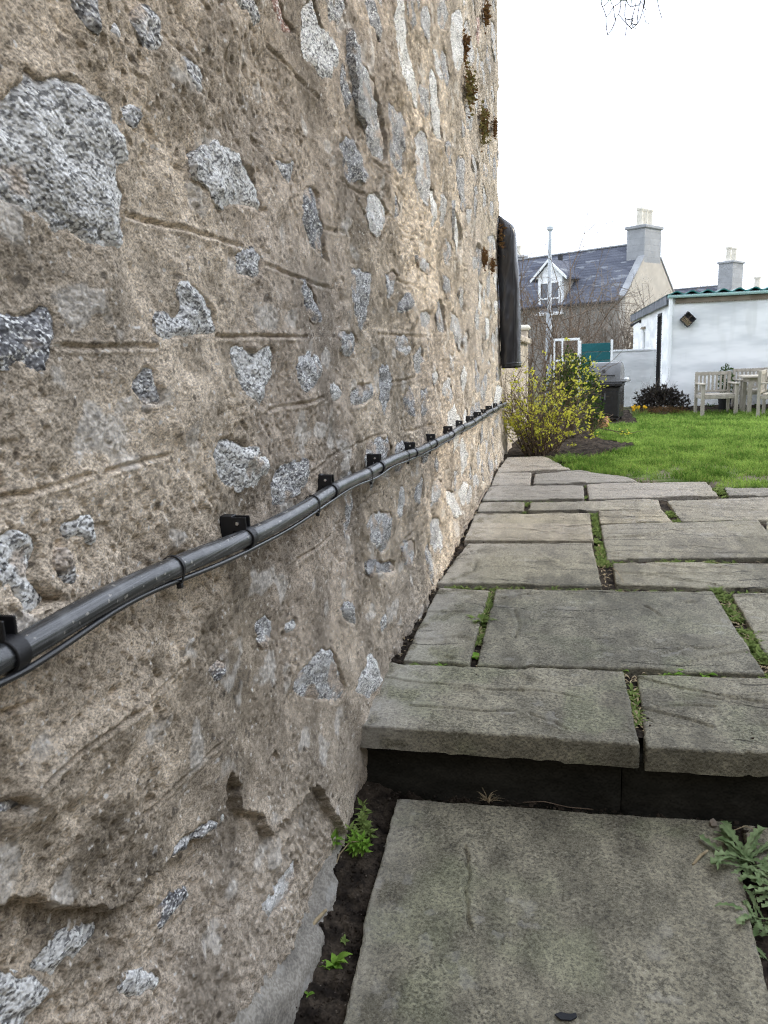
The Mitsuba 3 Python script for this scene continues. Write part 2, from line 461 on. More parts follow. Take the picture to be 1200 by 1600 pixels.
rough_mat('mat_pipe', pipe_col, None, rough=lambda p, n, uv: 0.20 + 0.25 * fbm(p.y * 5.0, p.x * 420, p.z * 420, 2), spec=0.9, clearcoat=0.4, clearcoat_gloss=0.7)
rough_mat('mat_cable', (0.02, 0.021, 0.023), None, rough=0.25, spec=0.6)
rough_mat('mat_clip', (0.014, 0.014, 0.016), None, rough=0.45, spec=0.4)
bsdf('mat_screw', {'type': 'roughconductor', 'material': 'Al', 'alpha': 0.3})
rough_mat('mat_cover', var((0.010, 0.010, 0.013), (0.02, 0.02, 0.024), 8.0), None, rough=0.30, spec=0.7)


def paint_col(p, n, uv):
    a = fbm(p.x * 1.3, p.y * 1.3, p.z * 4.0, 4)
    c = mix((0.60, 0.62, 0.63), (0.82, 0.83, 0.83), smoothstep(0.2, 0.7, a))
    c = mix(c, c3(0.52, 0.53, 0.51), smoothstep(0.58, 0.75, fbm(p.x * 5, p.y * 5, p.z * 0.7, 3)) * 0.35)
    return mix(c, c3(0.50, 0.50, 0.46), smoothstep(0.25, -0.45, p.z + 0.3 * (fbm(p.x * 6, p.y * 6, p.z * 2, 3) - 0.5)) * 0.25)


rough_mat('mat_white', paint_col, lambda p, n, uv: fbm(p.x * 30, p.y * 30, p.z * 55, 3), 0.006, 0.85, 0.2, 3e-3)
rough_mat('mat_white_gloss', (0.78, 0.80, 0.80), None, rough=0.4, spec=0.5)
rough_mat('mat_pole', var((0.38, 0.42, 0.45), (0.55, 0.58, 0.60), 3.0), None, rough=0.5, spec=0.5)
rough_mat('mat_teal_roof', (0.02, 0.13, 0.12), None, rough=0.35, spec=0.5)
rough_mat('mat_gutter', (0.42, 0.62, 0.62), None, rough=0.35, spec=0.5)
rough_mat('mat_teal_panel', var((0.006, 0.075, 0.085), (0.012, 0.12, 0.13), 2.0), None, rough=0.6, spec=0.3)
rough_mat('mat_fascia', var((0.07, 0.075, 0.085), (0.20, 0.21, 0.23), 4.0))
rough_mat('mat_dark', (0.022, 0.022, 0.024), None, rough=0.6, spec=0.4)
rough_mat('mat_brown', var((0.16, 0.13, 0.10), (0.26, 0.22, 0.18), 9.0))
rough_mat('mat_bbq', var((0.011, 0.011, 0.012), (0.018, 0.018, 0.019), 9.0), None, rough=0.4, spec=0.5)
rough_mat('mat_bbq_hood', var((0.085, 0.087, 0.09), (0.12, 0.122, 0.125), 9.0), None, rough=0.35, spec=0.6)
rough_mat('mat_terracotta', var((0.42, 0.20, 0.10), (0.55, 0.32, 0.19), 20.0))


def teak_col(p, n, uv):
    a = fbm(p.x * 30, p.y * 30, p.z * 5, 3)
    return mix((0.24, 0.215, 0.175), (0.46, 0.42, 0.355), a)


rough_mat('mat_teak', teak_col)


def slate_col(p, n, uv):
    r = cell_rand(dr.floor(p.x * 2.6 + p.y * 1.9), dr.floor(p.z * 5.2), 3)
    b = fbm(p.x * 0.9, p.y * 0.9, p.z * 1.5, 4)
    c = mix((0.06, 0.066, 0.088), (0.135, 0.145, 0.175), r * 0.6 + b * 0.4)
    return mix(c, c3(0.34, 0.36, 0.38), smoothstep(0.60, 0.70, fbm(p.x * 2.6 + p.y, p.y * 0.9 + 7, p.z * 7, 3)) * 0.4)


rough_mat('mat_slate', slate_col)


def far_stone(lo, hi):
    def fn(p, n, uv):
        h = p.x * 0.84 - p.y * 0.54 + p.x * 0.54 + p.y * 0.84
        row = dr.floor(p.z * 3.3)
        r = cell_rand(dr.floor(h * 1.7 + row * 0.5), row, 5)
        e = dr.abs(p.z * 3.3 - row - 0.5)
        c = mix(lo, hi, 0.3 * r + 0.7 * fbm(p.x * 2, p.y * 2, p.z * 2, 4))
        return c * (1 - 0.12 * smoothstep(0.40, 0.5, e))
    return fn


rough_mat('mat_far_granite', far_stone((0.15, 0.14, 0.125), (0.30, 0.28, 0.25)))
rough_mat('mat_far_gable', lambda p, n, uv: mix((0.36, 0.335, 0.29), (0.52, 0.48, 0.42), fbm(p.x * 2.5, p.y * 2.5, p.z * 2.5, 4)))
rough_mat('mat_far_chimney', far_stone((0.24, 0.25, 0.26), (0.40, 0.41, 0.42)))
rough_mat('mat_pot', var((0.55, 0.52, 0.44), (0.70, 0.66, 0.57), 3.0))


def gwall_col(p, n, uv):
    a = fbm(p.x * 6, p.y * 6, p.z * 6, 4)
    return mix((0.27, 0.23, 0.185), (0.52, 0.46, 0.38), a)


rough_mat('mat_garden_wall', gwall_col, lambda p, n, uv: fbm(p.x * 14, p.y * 14, p.z * 14, 4), 0.02, 0.9, 0.2, 3e-3)
bsdf('mat_pane', {'type': 'principled', 'base_color': {'type': 'rgb', 'value': [0.05, 0.06, 0.075]}, 'roughness': 0.08, 'specular': 0.8})
rough_mat('mat_net', (0.05, 0.055, 0.06))
rough_mat('mat_flake', (0.03, 0.032, 0.036))

# ---- outlines in metres on the wall plane (y, z) and on the paving plane (x, y)
STONES = [
    ('L', [(0.75, 1.378), (0.789, 1.398), (0.812, 1.403), (0.822, 1.393), (0.837, 1.407), (0.857, 1.428), (0.864, 1.451), (0.881, 1.438), (0.898, 1.438), (0.924, 1.454), (0.964, 1.455), (0.988, 1.445), (1.018, 1.433), (1.026, 1.413), (1.055, 1.411), (1.064, 1.391), (1.041, 1.37), (1.043, 1.352), (1.059, 1.336), (1.053, 1.305), (1.042, 1.268), (1.005, 1.253), (0.965, 1.253), (0.935, 1.261), (0.911, 1.27), (0.892, 1.259), (0.881, 1.274), (0.857, 1.279), (0.818, 1.278), (0.804, 1.286), (0.759, 1.286), (0.722, 1.302)]),
    ('L', [(1.268, 1.421), (1.31, 1.453), (1.36, 1.469), (1.433, 1.476), (1.51, 1.472), (1.556, 1.454), (1.581, 1.418), (1.581, 1.385), (1.543, 1.388), (1.47, 1.386), (1.39, 1.369), (1.331, 1.371), (1.316, 1.392), (1.272, 1.4)]),
    ('G', [(1.43, 1.3), (1.503, 1.315), (1.552, 1.306), (1.545, 1.268), (1.479, 1.253), (1.427, 1.253)]),
    ('L', [(1.101, 1.174), (1.131, 1.179), (1.15, 1.161), (1.183, 1.162), (1.203, 1.182), (1.192, 1.208), (1.203, 1.224), (1.238, 1.226), (1.281, 1.215), (1.315, 1.195), (1.334, 1.162), (1.329, 1.138), (1.203, 1.139), (1.137, 1.135), (1.096, 1.135)]),
    ('D', [(0.732, 1.152), (0.762, 1.156), (0.786, 1.159), (0.825, 1.163), (0.845, 1.175), (0.866, 1.168), (0.876, 1.145), (0.868, 1.13), (0.853, 1.124), (0.842, 1.107), (0.819, 1.091), (0.798, 1.097), (0.787, 1.105), (0.762, 1.101), (0.729, 1.104)]),
    ('G', [(0.961, 1.564), (1.011, 1.584), (1.018, 1.552), (1.021, 1.528), (0.994, 1.53), (0.975, 1.534)]),
    ('G', [(1.116, 1.589), (1.162, 1.618), (1.189, 1.616), (1.201, 1.603), (1.213, 1.587), (1.201, 1.565), (1.156, 1.555), (1.131, 1.566)]),
    ('G', [(1.271, 1.582), (1.31, 1.588), (1.34, 1.582), (1.342, 1.568), (1.318, 1.538), (1.292, 1.542), (1.271, 1.561)]),
    ('G', [(1.067, 1.439), (1.09, 1.46), (1.118, 1.465), (1.133, 1.456), (1.12, 1.443), (1.085, 1.434)]),
    ('W', [(1.058, 1.555), (1.071, 1.563), (1.087, 1.554), (1.074, 1.536), (1.061, 1.541)]),
    ('G', [(1.469, 1.766), (1.564, 1.804), (1.62, 1.783), (1.64, 1.755), (1.589, 1.75), (1.531, 1.754)]),
    ('P', [(1.667, 1.839), (1.735, 1.862), (1.786, 1.846), (1.873, 1.837), (1.869, 1.819), (1.791, 1.799), (1.738, 1.811)]),
    ('G', [(1.015, 1.068), (1.035, 1.088), (1.057, 1.098), (1.084, 1.09), (1.08, 1.072), (1.092, 1.057), (1.095, 1.035), (1.072, 1.029), (1.039, 1.039), (1.022, 1.054)]),
    ('L', [(1.372, 1.118), (1.419, 1.126), (1.476, 1.112), (1.614, 1.132), (1.594, 1.065), (1.537, 1.023), (1.517, 0.989), (1.469, 1.012), (1.412, 1.035), (1.395, 1.063)]),
    ('L', [(1.916, 1.9), (2.031, 1.973), (2.058, 1.923), (2.132, 1.913), (2.214, 1.914), (2.185, 1.871), (2.131, 1.8), (2.051, 1.792), (1.98, 1.795), (1.926, 1.783), (1.892, 1.815), (1.91, 1.864)]),
    ('G', [(2.332, 2.005), (2.388, 1.984), (2.457, 1.946), (2.571, 1.969), (2.689, 1.959), (2.779, 1.915), (2.835, 1.844), (2.853, 1.745), (2.677, 1.723), (2.559, 1.751), (2.48, 1.784), (2.377, 1.795), (2.361, 1.838), (2.324, 1.898), (2.325, 1.968)]),
    ('D', [(2.914, 1.981), (3.009, 1.977), (3.179, 1.999), (3.235, 1.941), (3.15, 1.839), (3.136, 1.763), (3.006, 1.746), (2.894, 1.769), (2.88, 1.855), (2.886, 1.93)]),
    ('G', [(3.359, 1.97), (3.526, 2.037), (3.667, 2.045), (3.681, 1.954), (3.686, 1.812), (3.581, 1.718), (3.421, 1.747), (3.327, 1.791), (3.318, 1.876)]),
    ('L', [(3.042, 2.374), (3.193, 2.433), (3.283, 2.335), (3.335, 2.24), (3.397, 2.184), (3.456, 2.09), (3.335, 2.108), (3.16, 2.137), (3.087, 2.191), (3.043, 2.272)]),
    ('G', [(4.04, 2.766), (4.32, 2.876), (4.315, 2.71), (4.191, 2.636), (4.055, 2.656)]),
    ('L', [(4.622, 2.841), (4.827, 2.984), (5.032, 3.037), (4.993, 2.795), (4.923, 2.677), (4.677, 2.636)]),
    ('D', [(1.907, 1.509), (1.98, 1.517), (2.026, 1.509), (2.006, 1.457), (2.041, 1.434), (2.042, 1.39), (2.082, 1.331), (1.986, 1.35), (1.916, 1.375), (1.87, 1.405), (1.861, 1.445), (1.885, 1.484)]),
    ('G', [(1.669, 1.522), (1.71, 1.527), (1.753, 1.527), (1.816, 1.545), (1.809, 1.51), (1.78, 1.478), (1.73, 1.485), (1.69, 1.495)]),
    ('G', [(2.319, 1.347), (2.427, 1.35), (2.529, 1.345), (2.497, 1.258), (2.449, 1.159), (2.366, 1.171), (2.32, 1.217), (2.293, 1.28)]),
    ('D', [(1.813, 1.281), (1.898, 1.277), (1.963, 1.232), (1.995, 1.193), (1.897, 1.179), (1.816, 1.214)]),
    ('G', [(2.092, 1.154), (2.186, 1.168), (2.309, 1.157), (2.33, 1.124), (2.245, 1.091), (2.127, 1.106)]),
    ('G', [(3.915, 1.843), (4.215, 1.885), (4.238, 1.79), (4.103, 1.683), (3.956, 1.674)]),
    ('L', [(4.379, 1.891), (4.65, 1.901), (4.883, 1.785), (4.917, 1.659), (4.605, 1.626), (4.391, 1.709)]),
    ('G', [(3.273, 1.486), (3.484, 1.489), (3.758, 1.506), (3.713, 1.431), (3.476, 1.441)]),
    ('D', [(3.762, 1.343), (4.045, 1.336), (4.108, 1.249), (4.136, 1.18), (3.943, 1.178), (3.778, 1.239)]),
    ('D', [(2.924, 1.288), (3.15, 1.335), (3.187, 1.275), (3.043, 1.243), (2.915, 1.239)]),
    ('G', [(2.859, 1.156), (3.029, 1.166), (3.04, 1.106), (2.889, 1.099)]),
    ('G', [(3.39, 1.266), (3.625, 1.285), (3.676, 1.216), (3.432, 1.191)]),
    ('G', [(3.614, 2.539), (3.796, 2.616), (3.814, 2.55), (3.766, 2.442), (3.652, 2.448)]),
    ('D', [(4.745, 2.185), (5.069, 2.268), (5.097, 2.092), (5.194, 1.975), (5.011, 1.907), (4.816, 2.015)]),
    ('D', [(6.505, 1.723), (6.8, 1.713), (6.669, 1.504), (6.439, 1.526)]),
    ('G', [(4.675, 1.457), (4.995, 1.452), (5.091, 1.319), (4.807, 1.309)]),
    ('L', [(3.749, 2.345), (3.942, 2.386), (4.052, 2.24), (4.099, 2.097), (3.889, 2.079), (3.755, 2.207)]),
    ('G', [(2.746, 1.362), (2.864, 1.396), (2.938, 1.37), (2.884, 1.294), (2.734, 1.293)]),
    ('P', [(6.0, 3.366), (6.244, 3.484), (6.217, 3.297), (5.897, 3.16)]),
    ('L', [(1.269, 0.962), (1.31, 0.966), (1.383, 0.945), (1.449, 0.912), (1.51, 0.884), (1.49, 0.851), (1.411, 0.845), (1.322, 0.861), (1.264, 0.889), (1.251, 0.922)]),
    ('G', [(1.628, 0.863), (1.744, 0.857), (1.745, 0.816), (1.696, 0.79), (1.642, 0.771), (1.535, 0.772), (1.536, 0.814), (1.564, 0.846)]),
    ('L', [(0.691, 0.917), (0.714, 0.922), (0.746, 0.922), (0.773, 0.908), (0.783, 0.885), (0.777, 0.863), (0.762, 0.855), (0.772, 0.84), (0.801, 0.822), (0.817, 0.804), (0.789, 0.81), (0.752, 0.808), (0.725, 0.817), (0.716, 0.837), (0.709, 0.86), (0.696, 0.889)]),
    ('L', [(0.823, 0.906), (0.858, 0.91), (0.884, 0.908), (0.891, 0.887), (0.889, 0.864), (0.858, 0.882), (0.828, 0.883)]),
    ('G', [(0.817, 0.876), (0.832, 0.853), (0.831, 0.825), (0.811, 0.825), (0.801, 0.847), (0.795, 0.864)]),
    ('G', [(1.409, 0.573), (1.474, 0.561), (1.472, 0.513), (1.431, 0.485), (1.399, 0.525), (1.387, 0.561)]),
    ('D', [(1.153, 0.572), (1.23, 0.558), (1.214, 0.531), (1.166, 0.543)]),
    ('G', [(1.72, 1.09), (1.81, 1.106), (1.903, 1.093), (1.903, 1.045), (1.811, 1.014), (1.738, 1.006), (1.721, 1.052)]),
    ('L', [(1.993, 1.016), (2.085, 1.021), (2.13, 0.995), (2.099, 0.963), (2.007, 0.977)]),
    ('G', [(2.22, 0.99), (2.352, 1.012), (2.493, 1.006), (2.501, 0.958), (2.368, 0.936), (2.224, 0.94)]),
    ('G', [(2.628, 1.073), (2.736, 1.037), (2.805, 0.965), (2.709, 0.885), (2.59, 0.862), (2.572, 0.962)]),
    ('L', [(3.578, 1.0), (3.752, 1.006), (3.856, 0.955), (3.668, 0.929), (3.57, 0.956)]),
    ('G', [(3.968, 0.914), (4.193, 0.979), (4.313, 0.856), (4.257, 0.807), (4.04, 0.848)]),
    ('D', [(3.345, 0.925), (3.501, 0.938), (3.479, 0.809), (3.355, 0.809)]),
    ('G', [(2.336, 0.594), (2.536, 0.568), (2.682, 0.52), (2.678, 0.449), (2.58, 0.395), (2.473, 0.426), (2.379, 0.48), (2.267, 0.555)]),
    ('D', [(2.279, 0.458), (2.434, 0.405), (2.734, 0.337), (2.701, 0.277), (2.427, 0.367), (2.269, 0.406)]),
    ('L', [(2.827, 0.61), (2.958, 0.559), (2.888, 0.437), (2.803, 0.475), (2.773, 0.556)]),
    ('G', [(3.167, 0.562), (3.342, 0.565), (3.287, 0.423), (3.098, 0.482)]),
    ('L', [(3.963, 0.388), (4.317, 0.282), (4.504, 0.129), (4.294, 0.145), (4.028, 0.257)]),
    ('G', [(2.828, 0.365), (3.124, 0.32), (3.106, 0.219), (2.948, 0.223), (2.841, 0.303)]),
    ('G', [(3.427, 0.326), (3.781, 0.284), (3.79, 0.105), (3.598, 0.107), (3.446, 0.241)]),
    ('G', [(1.97, 0.411), (2.067, 0.393), (2.134, 0.317), (2.078, 0.307), (1.985, 0.363)]),
    ('G', [(1.577, 0.35), (1.666, 0.36), (1.803, 0.362), (1.922, 0.287), (1.934, 0.225), (1.97, 0.151), (1.895, 0.142), (1.719, 0.24), (1.618, 0.295)]),
    ('L', [(1.549, 0.497), (1.624, 0.505), (1.626, 0.474), (1.584, 0.472)]),
    ('D', [(2.106, 1.129), (2.286, 1.126), (2.326, 1.108), (2.174, 1.095)]),
    ('L', [(2.833, 1.121), (3.108, 1.121), (3.052, 1.084), (2.871, 1.095)]),
    ('L', [(2.4, 0.223), (2.506, 0.203), (2.458, 0.149), (2.357, 0.179)]),
    ('W', [(1.264, 0.011), (1.348, -0.013), (1.388, -0.003), (1.476, -0.027), (1.466, -0.078), (1.412, -0.086), (1.32, -0.061), (1.273, -0.03)]),
    ('G', [(0.971, 0.328), (0.999, 0.337), (1.07, 0.325), (1.117, 0.31), (1.131, 0.282), (1.075, 0.288), (1.008, 0.304), (0.95, 0.326)]),
    ('L', [(0.739, 0.383), (0.784, 0.359), (0.821, 0.35), (0.811, 0.322), (0.75, 0.33), (0.737, 0.352), (0.718, 0.344), (0.695, 0.356), (0.662, 0.4), (0.68, 0.402), (0.72, 0.385)]),
    ('L', [(0.579, 0.454), (0.614, 0.431), (0.642, 0.413), (0.674, 0.371), (0.692, 0.34), (0.678, 0.335), (0.654, 0.331), (0.626, 0.333), (0.567, 0.394)]),
    ('G', [(0.636, 0.636), (0.655, 0.631), (0.675, 0.627), (0.693, 0.608), (0.695, 0.59), (0.669, 0.598), (0.65, 0.607)]),
    ('W', [(1.401, 0.259), (1.44, 0.264), (1.462, 0.224), (1.423, 0.227)]),
    ('L', [(1.177, 0.274), (1.204, 0.264), (1.232, 0.218), (1.198, 0.237)]),
    ('D', [(0.935, 0.252), (0.976, 0.249), (1.028, 0.232), (1.035, 0.208), (0.986, 0.217), (0.957, 0.21), (0.929, 0.222)]),
    ('L', [(0.814, 0.235), (0.87, 0.212), (0.917, 0.163), (0.904, 0.146), (0.845, 0.179), (0.817, 0.211)]),
]
SCORES = [
    [(1.056, 1.31), (1.221, 1.312), (1.471, 1.312)],
    [(1.551, 1.284), (2.09, 1.274)],
    [(0.857, 1.123), (1.09, 1.123)],
    [(1.321, 1.14), (1.829, 1.143)],
    [(2.573, 1.159), (3.629, 1.158)],
    [(2.19, 1.573), (2.52, 1.587), (3.015, 1.565), (3.793, 1.572)],
    [(1.697, 1.736), (1.85, 1.732), (2.041, 1.737)],
    [(0.692, 0.959), (0.787, 0.956), (0.886, 0.957)],
    [(1.761, 0.816), (2.05, 0.832), (2.259, 0.828), (2.578, 0.826)],
    [(1.645, 0.628), (1.95, 0.635), (2.477, 0.638)],
    [(0.695, 0.617), (0.794, 0.618), (0.914, 0.608), (1.081, 0.611)],
    [(0.888, 0.435), (1.055, 0.424), (1.28, 0.422)],
    [(0.928, 0.956), (1.1, 0.955)],
    [(1.54, 0.989), (1.942, 0.99)],
    [(2.784, 0.988), (3.349, 0.992)],
    [(2.786, 0.366), (3.129, 0.35)],
    [(2.578, 1.715), (3.214, 1.695)],
    [(2.999, 0.784), (3.56, 0.756)],
    [(3.899, 1.044), (4.754, 1.027)],
    [(4.115, 1.943), (4.648, 1.973)],
    [(0.655, 0.728), (0.689, 0.721), (0.72, 0.716)],
    [(2.396, 1.558), (2.591, 1.502)],
    [(3.07, 1.535), (3.85, 1.573), (5.135, 1.6)],
    [(2.041, 1.423), (2.23, 1.439)],
    [(1.803, 1.602), (1.868, 1.589)],
    [(2.706, 1.36), (3.462, 1.363)],
    [(4.216, 1.203), (4.606, 1.207)],
]
BROKEN = [(0.538, 0.588), (0.631, 0.514), (0.669, 0.49), (0.684, 0.48), (0.703, 0.457), (0.735, 0.424), (0.759, 0.411), (0.836, 0.346), (0.869, 0.338), (0.888, 0.347), (0.973, 0.32), (1.124, 0.283), (1.166, 0.291), (1.167, 0.339), (1.186, 0.363), (1.244, 0.288), (1.241, 0.24), (1.309, 0.191), (1.357, 0.109), (1.408, 0.101), (1.537, 0.07), (1.65, 0.054), (1.706, -0.04), (1.804, -0.195), (1.669, -0.23), (1.368, -0.315), (1.269, -0.416), (0.504, 0.421)]
FILLET = [(1.816, -0.199), (1.72, -0.2), (1.637, -0.172), (1.562, -0.194), (1.445, -0.179), (1.286, -0.142), (1.136, -0.079), (1.008, -0.049), (1.269, -0.416), (1.351, -0.401), (1.446, -0.354), (1.578, -0.289), (1.694, -0.248), (1.815, -0.238)]
SLABS = [
    [(-0.003, 2.048), (-0.011, 2.525), (0.815, 2.56), (0.823, 2.058)],
    [(0.838, 2.056), (0.855, 2.534), (1.638, 2.56), (1.582, 2.083)],
    [(0.046, 2.567), (0.041, 3.441), (0.279, 3.434), (0.289, 2.546)],
    [(0.316, 2.544), (0.309, 3.427), (1.256, 3.491), (1.264, 2.594)],
    [(1.309, 2.6), (1.325, 3.452), (1.834, 3.495), (1.796, 2.64)],
    [(0.025, 3.48), (0.077, 4.274), (0.768, 4.318), (0.785, 3.521)],
    [(0.848, 3.547), (0.855, 3.905), (1.774, 4.002), (1.827, 3.547)],
    [(0.832, 4.013), (0.832, 4.767), (1.759, 4.913), (1.738, 4.082)],
    [(0.05, 4.317), (0.029, 5.074), (0.784, 5.16), (0.78, 4.363)],
    [(0.834, 4.82), (0.833, 5.162), (1.239, 5.236), (1.269, 4.874)],
    [(1.322, 4.912), (1.314, 5.563), (2.201, 5.714), (2.223, 5.003)],
    [(0.033, 5.157), (0.031, 5.469), (0.341, 5.476), (0.347, 5.188)],
    [(0.377, 5.189), (0.382, 5.476), (1.257, 5.585), (1.245, 5.256)],
    [(0.024, 5.541), (0.031, 6.125), (0.762, 6.207), (0.757, 5.601)],
    [(0.788, 5.601), (0.787, 6.236), (1.697, 6.343), (1.677, 5.732)],
    [(1.749, 5.757), (1.78, 6.062), (2.571, 6.138), (2.55, 5.811)],
    [(0.036, 6.183), (0.028, 6.836), (0.337, 6.826), (0.347, 6.211)],
    [(0.371, 6.24), (0.366, 6.79), (0.745, 6.956), (1.103, 6.634), (1.191, 6.35)],
    [(0.025, 6.872), (0.02, 7.135), (0.607, 7.148), (0.674, 6.995)],
    [(0.029, 7.174), (0.056, 7.812), (0.418, 7.833), (0.607, 7.226)],
    [(1.615, 4.061), (1.802, 4.915), (2.282, 4.971), (2.327, 4.139)],
]
PIPE = [(0.595, 0.808), (0.668, 0.803), (0.822, 0.801), (1.031, 0.791), (1.301, 0.776), (1.678, 0.762), (1.86, 0.76), (2.213, 0.748), (2.444, 0.741), (2.984, 0.709), (3.543, 0.68), (4.083, 0.669), (4.577, 0.646), (5.124, 0.629), (5.912, 0.609), (7.114, 0.57), (8.903, 0.505)]
CLIPS = [0.656, 1.283, 1.825, 2.359, 2.909, 3.437, 3.945, 4.404, 4.943, 5.366, 5.768, 6.232, 6.774, 7.339]
# ------------------------------------------------------------------ the stone house wall (plane x = 0)
y_end = 7.8
BROKEN_P = Polygon(BROKEN).buffer(0)
if BROKEN_P.geom_type != 'Polygon':
    BROKEN_P = max(BROKEN_P.geoms, key=lambda g: g.area)
BROKEN_R = ragged(np.array(BROKEN_P.exterior.coords)[:-1], 0.005, 0.014, 3, 48.0)


def broken(y, z):
    """1 well inside the place where the render has come away, 0 outside"""
    out = np.zeros(len(y))
    m = (y > 0.3) & (y < 1.9) & (z > -0.5) & (z < 0.65)
    if m.any():
        pt = shapely.points(np.column_stack([y[m], z[m]]))
        d = shapely.distance(pt, BROKEN_R.exterior)
        inside = shapely.contains_xy(BROKEN_R, y[m], z[m])
        out[m] = np.where(inside, sstep(0, 0.005, d) * (1.0 + 0.35 * np.exp(-d / 0.02)), -0.28 * np.exp(-d / 0.02))
    return out


def macro(y, z):
    h = (nz(y, z, 1.3, 1.3, 3, 11) - 0.5) * 0.035 + (nz(y, z, 0.4, 5.0, 2, 5) - 0.5) * 0.030
    h = h + 0.05 * sstep(0.25, -0.3, z) * sstep(2.3, 1.2, y) * 0.7 + 0.03 * sstep(0.3, 0.0, z) * (nz(y, z, 0.9, 7.0, 2, 8))
    e = np.clip((y - (y_end - 0.10)) / 0.10, 0, 1)
    return h - 0.09 * e * e


wall_key = thing('stone_wall', 'rough rubble house wall of granite stones smeared with brown mortar, filling the left', 'wall')
rng = np.random.default_rng(5)
traced = []
for kind, pl in STONES:
    q = chaikin(pl, 1)
    size = math.sqrt(Polygon(q).buffer(0).area)
    traced.append((kind, ragged(q, max(0.0035, size * 0.03), min(0.014, size * 0.085), len(traced), 45.0), size))
tree = [t[1].buffer(0.025) for t in traced]
for _ in range(1500):
    if len(traced) > 175:
        break
    y = 2.0 + 5.7 * rng.random() ** 0.8; z = rng.uniform(0.03, 1.1 + 0.45 * y)
    if math.hypot(0.0, z - 0.7) > 9:
        continue
    w, hh = rng.uniform(0.06, 0.21) * (1 + 0.06 * y), rng.uniform(0.045, 0.14) * (1 + 0.05 * y)
    n = int(rng.integers(5, 9))
    a = np.sort(np.arange(n) * 2 * np.pi / n + rng.uniform(-0.32, 0.32, n))
    r = rng.uniform(0.55, 1.2, n)
    q = np.stack([y + np.cos(a) * r * w * (1 + 0.2 * rng.random()), z + np.sin(a) * r * hh], 1)
    P = Polygon(q)
    if not P.is_valid or P.bounds[2] > y_end - 0.05 or any(P.intersects(t) for t in tree):
        continue
    P = ragged(np.array(P.exterior.coords)[:-1], 0.014, 0.016, len(traced), 16.0)
    traced.append((rng.choice(['L', 'G', 'D'], p=[0.20, 0.46, 0.34]), P, math.sqrt(P.area)))
    tree.append(P.buffer(0.03))

# mortar surface: points denser where one stands close to it
pts = []
bands = [(0.42, 1.0, 0.0026, 0.0024), (1.0, 1.9, 0.0036, 0.0036), (1.9, 3.2, 0.0065, 0.0052), (3.2, 5.0, 0.013, 0.0085), (5.0, 7.66, 0.022, 0.012)]
lo_t, hi_t = -1.05, 0.72
for y0, y1, dy, dz in bands:
    gy, gz = np.meshgrid(np.arange(y0, y1, dy), np.arange(-0.33, 1.1 + 0.62 * y1 + 0.35, dz))
    gy, gz = gy.ravel(), gz.ravel()
    m = (gz > 1.1 - 1.22 * gy - 0.06) & (gz < 1.1 + 0.50 * gy + 0.30) | (gz < 0.1) & (gy > 0.9)
    g = np.column_stack([gy[m], gz[m]])
    pts.append(g + rng.uniform(-0.33, 0.33, g.shape) * [dy, dz])
gy, gz = np.meshgrid(np.concatenate([np.arange(-0.9, 0.42, 0.03), np.arange(0.42, 7.66, 0.05)]), np.arange(-0.34, 6.6, 0.05))
gy, gz = gy.ravel(), gz.ravel()
m = (gy < 0.42) | ~((gz > 1.1 - 1.22 * gy - 0.06) & (gz < 1.1 + 0.50 * gy + 0.30) | (gz < 0.1) & (gy > 0.9))
pts.append(np.column_stack([gy[m], gz[m]]))
gy, gz = np.meshgrid(np.linspace(y_end - 0.13, y_end, 9), np.arange(-0.34, 6.6, 0.014))
pts.append(np.column_stack([gy.ravel(), gz.ravel()]))
wp = np.vstack(pts)
Y, Z = wp[:, 0], wp[:, 1]
near = np.clip(1.6 / np.maximum(Y, 0.4), 0.3, 1.0)
h = macro(Y, Z)
br = broken(Y, Z)
trw = 0.45 + 0.85 * sstep(0.36, 0.62, nz(Y, Z, 0.8, 2.6, 3, 23))     # trowelled smooth here, crumbled there
h += (nz(Y, Z, 0.1, 16.0, 3, 21) - 0.5) * 0.024 * (0.6 + 0.4 * trw)
h += (nz(Y, Z, 0.7, 60.0, 3, 31) - 0.5) * 0.0052 * trw
h += (nz(Y, Z, 0.2, 200.0, 2, 41) - 0.5) * 0.0024
h += (nz(Y, Z, 0.15, 24.0, 3, 25) - 0.5) * 0.026 * sstep(1.9, 3.4, Y)
h -= trw * 0.0045 * sstep(0.70, 0.82, nz(Y, Z, 0.5, 38.0, 2, 51)) + trw * 0.003 * sstep(0.70, 0.8, nz(Y, Z, 0.5, 110.0, 1, 61))
# trowelled, smoother stretches
h += br * -0.018 + np.clip(br, 0, 1) * ((nz(Y, Z, 0.3, 28.0, 3, 71) - 0.5) * 0.022 + (nz(Y, Z, 0.6, 95.0, 2, 72) - 0.5) * 0.009)
# hidden stones pushing through the mortar
cellr = np.random.default_rng(9)
for k in range(260):
    y, z, a, b = cellr.uniform(0.5, 7.6), cellr.uniform(-0.1, 3.8), cellr.uniform(0.05, 0.16), cellr.uniform(0.04, 0.10)
    m = (np.abs(Y - y) < 2 * a) & (np.abs(Z - z) < 2 * b)
    if m.any():
        u, v = (Y[m] - y) / a, (Z[m] - z) / b
        h[m] += cellr.uniform(-0.006, 0.012) * sstep(1.3, 0.6, np.sqrt(u * u + v * v) + 0.5 * (nz(Y[m], Z[m], k, 18.0, 2, 3) - 0.5))
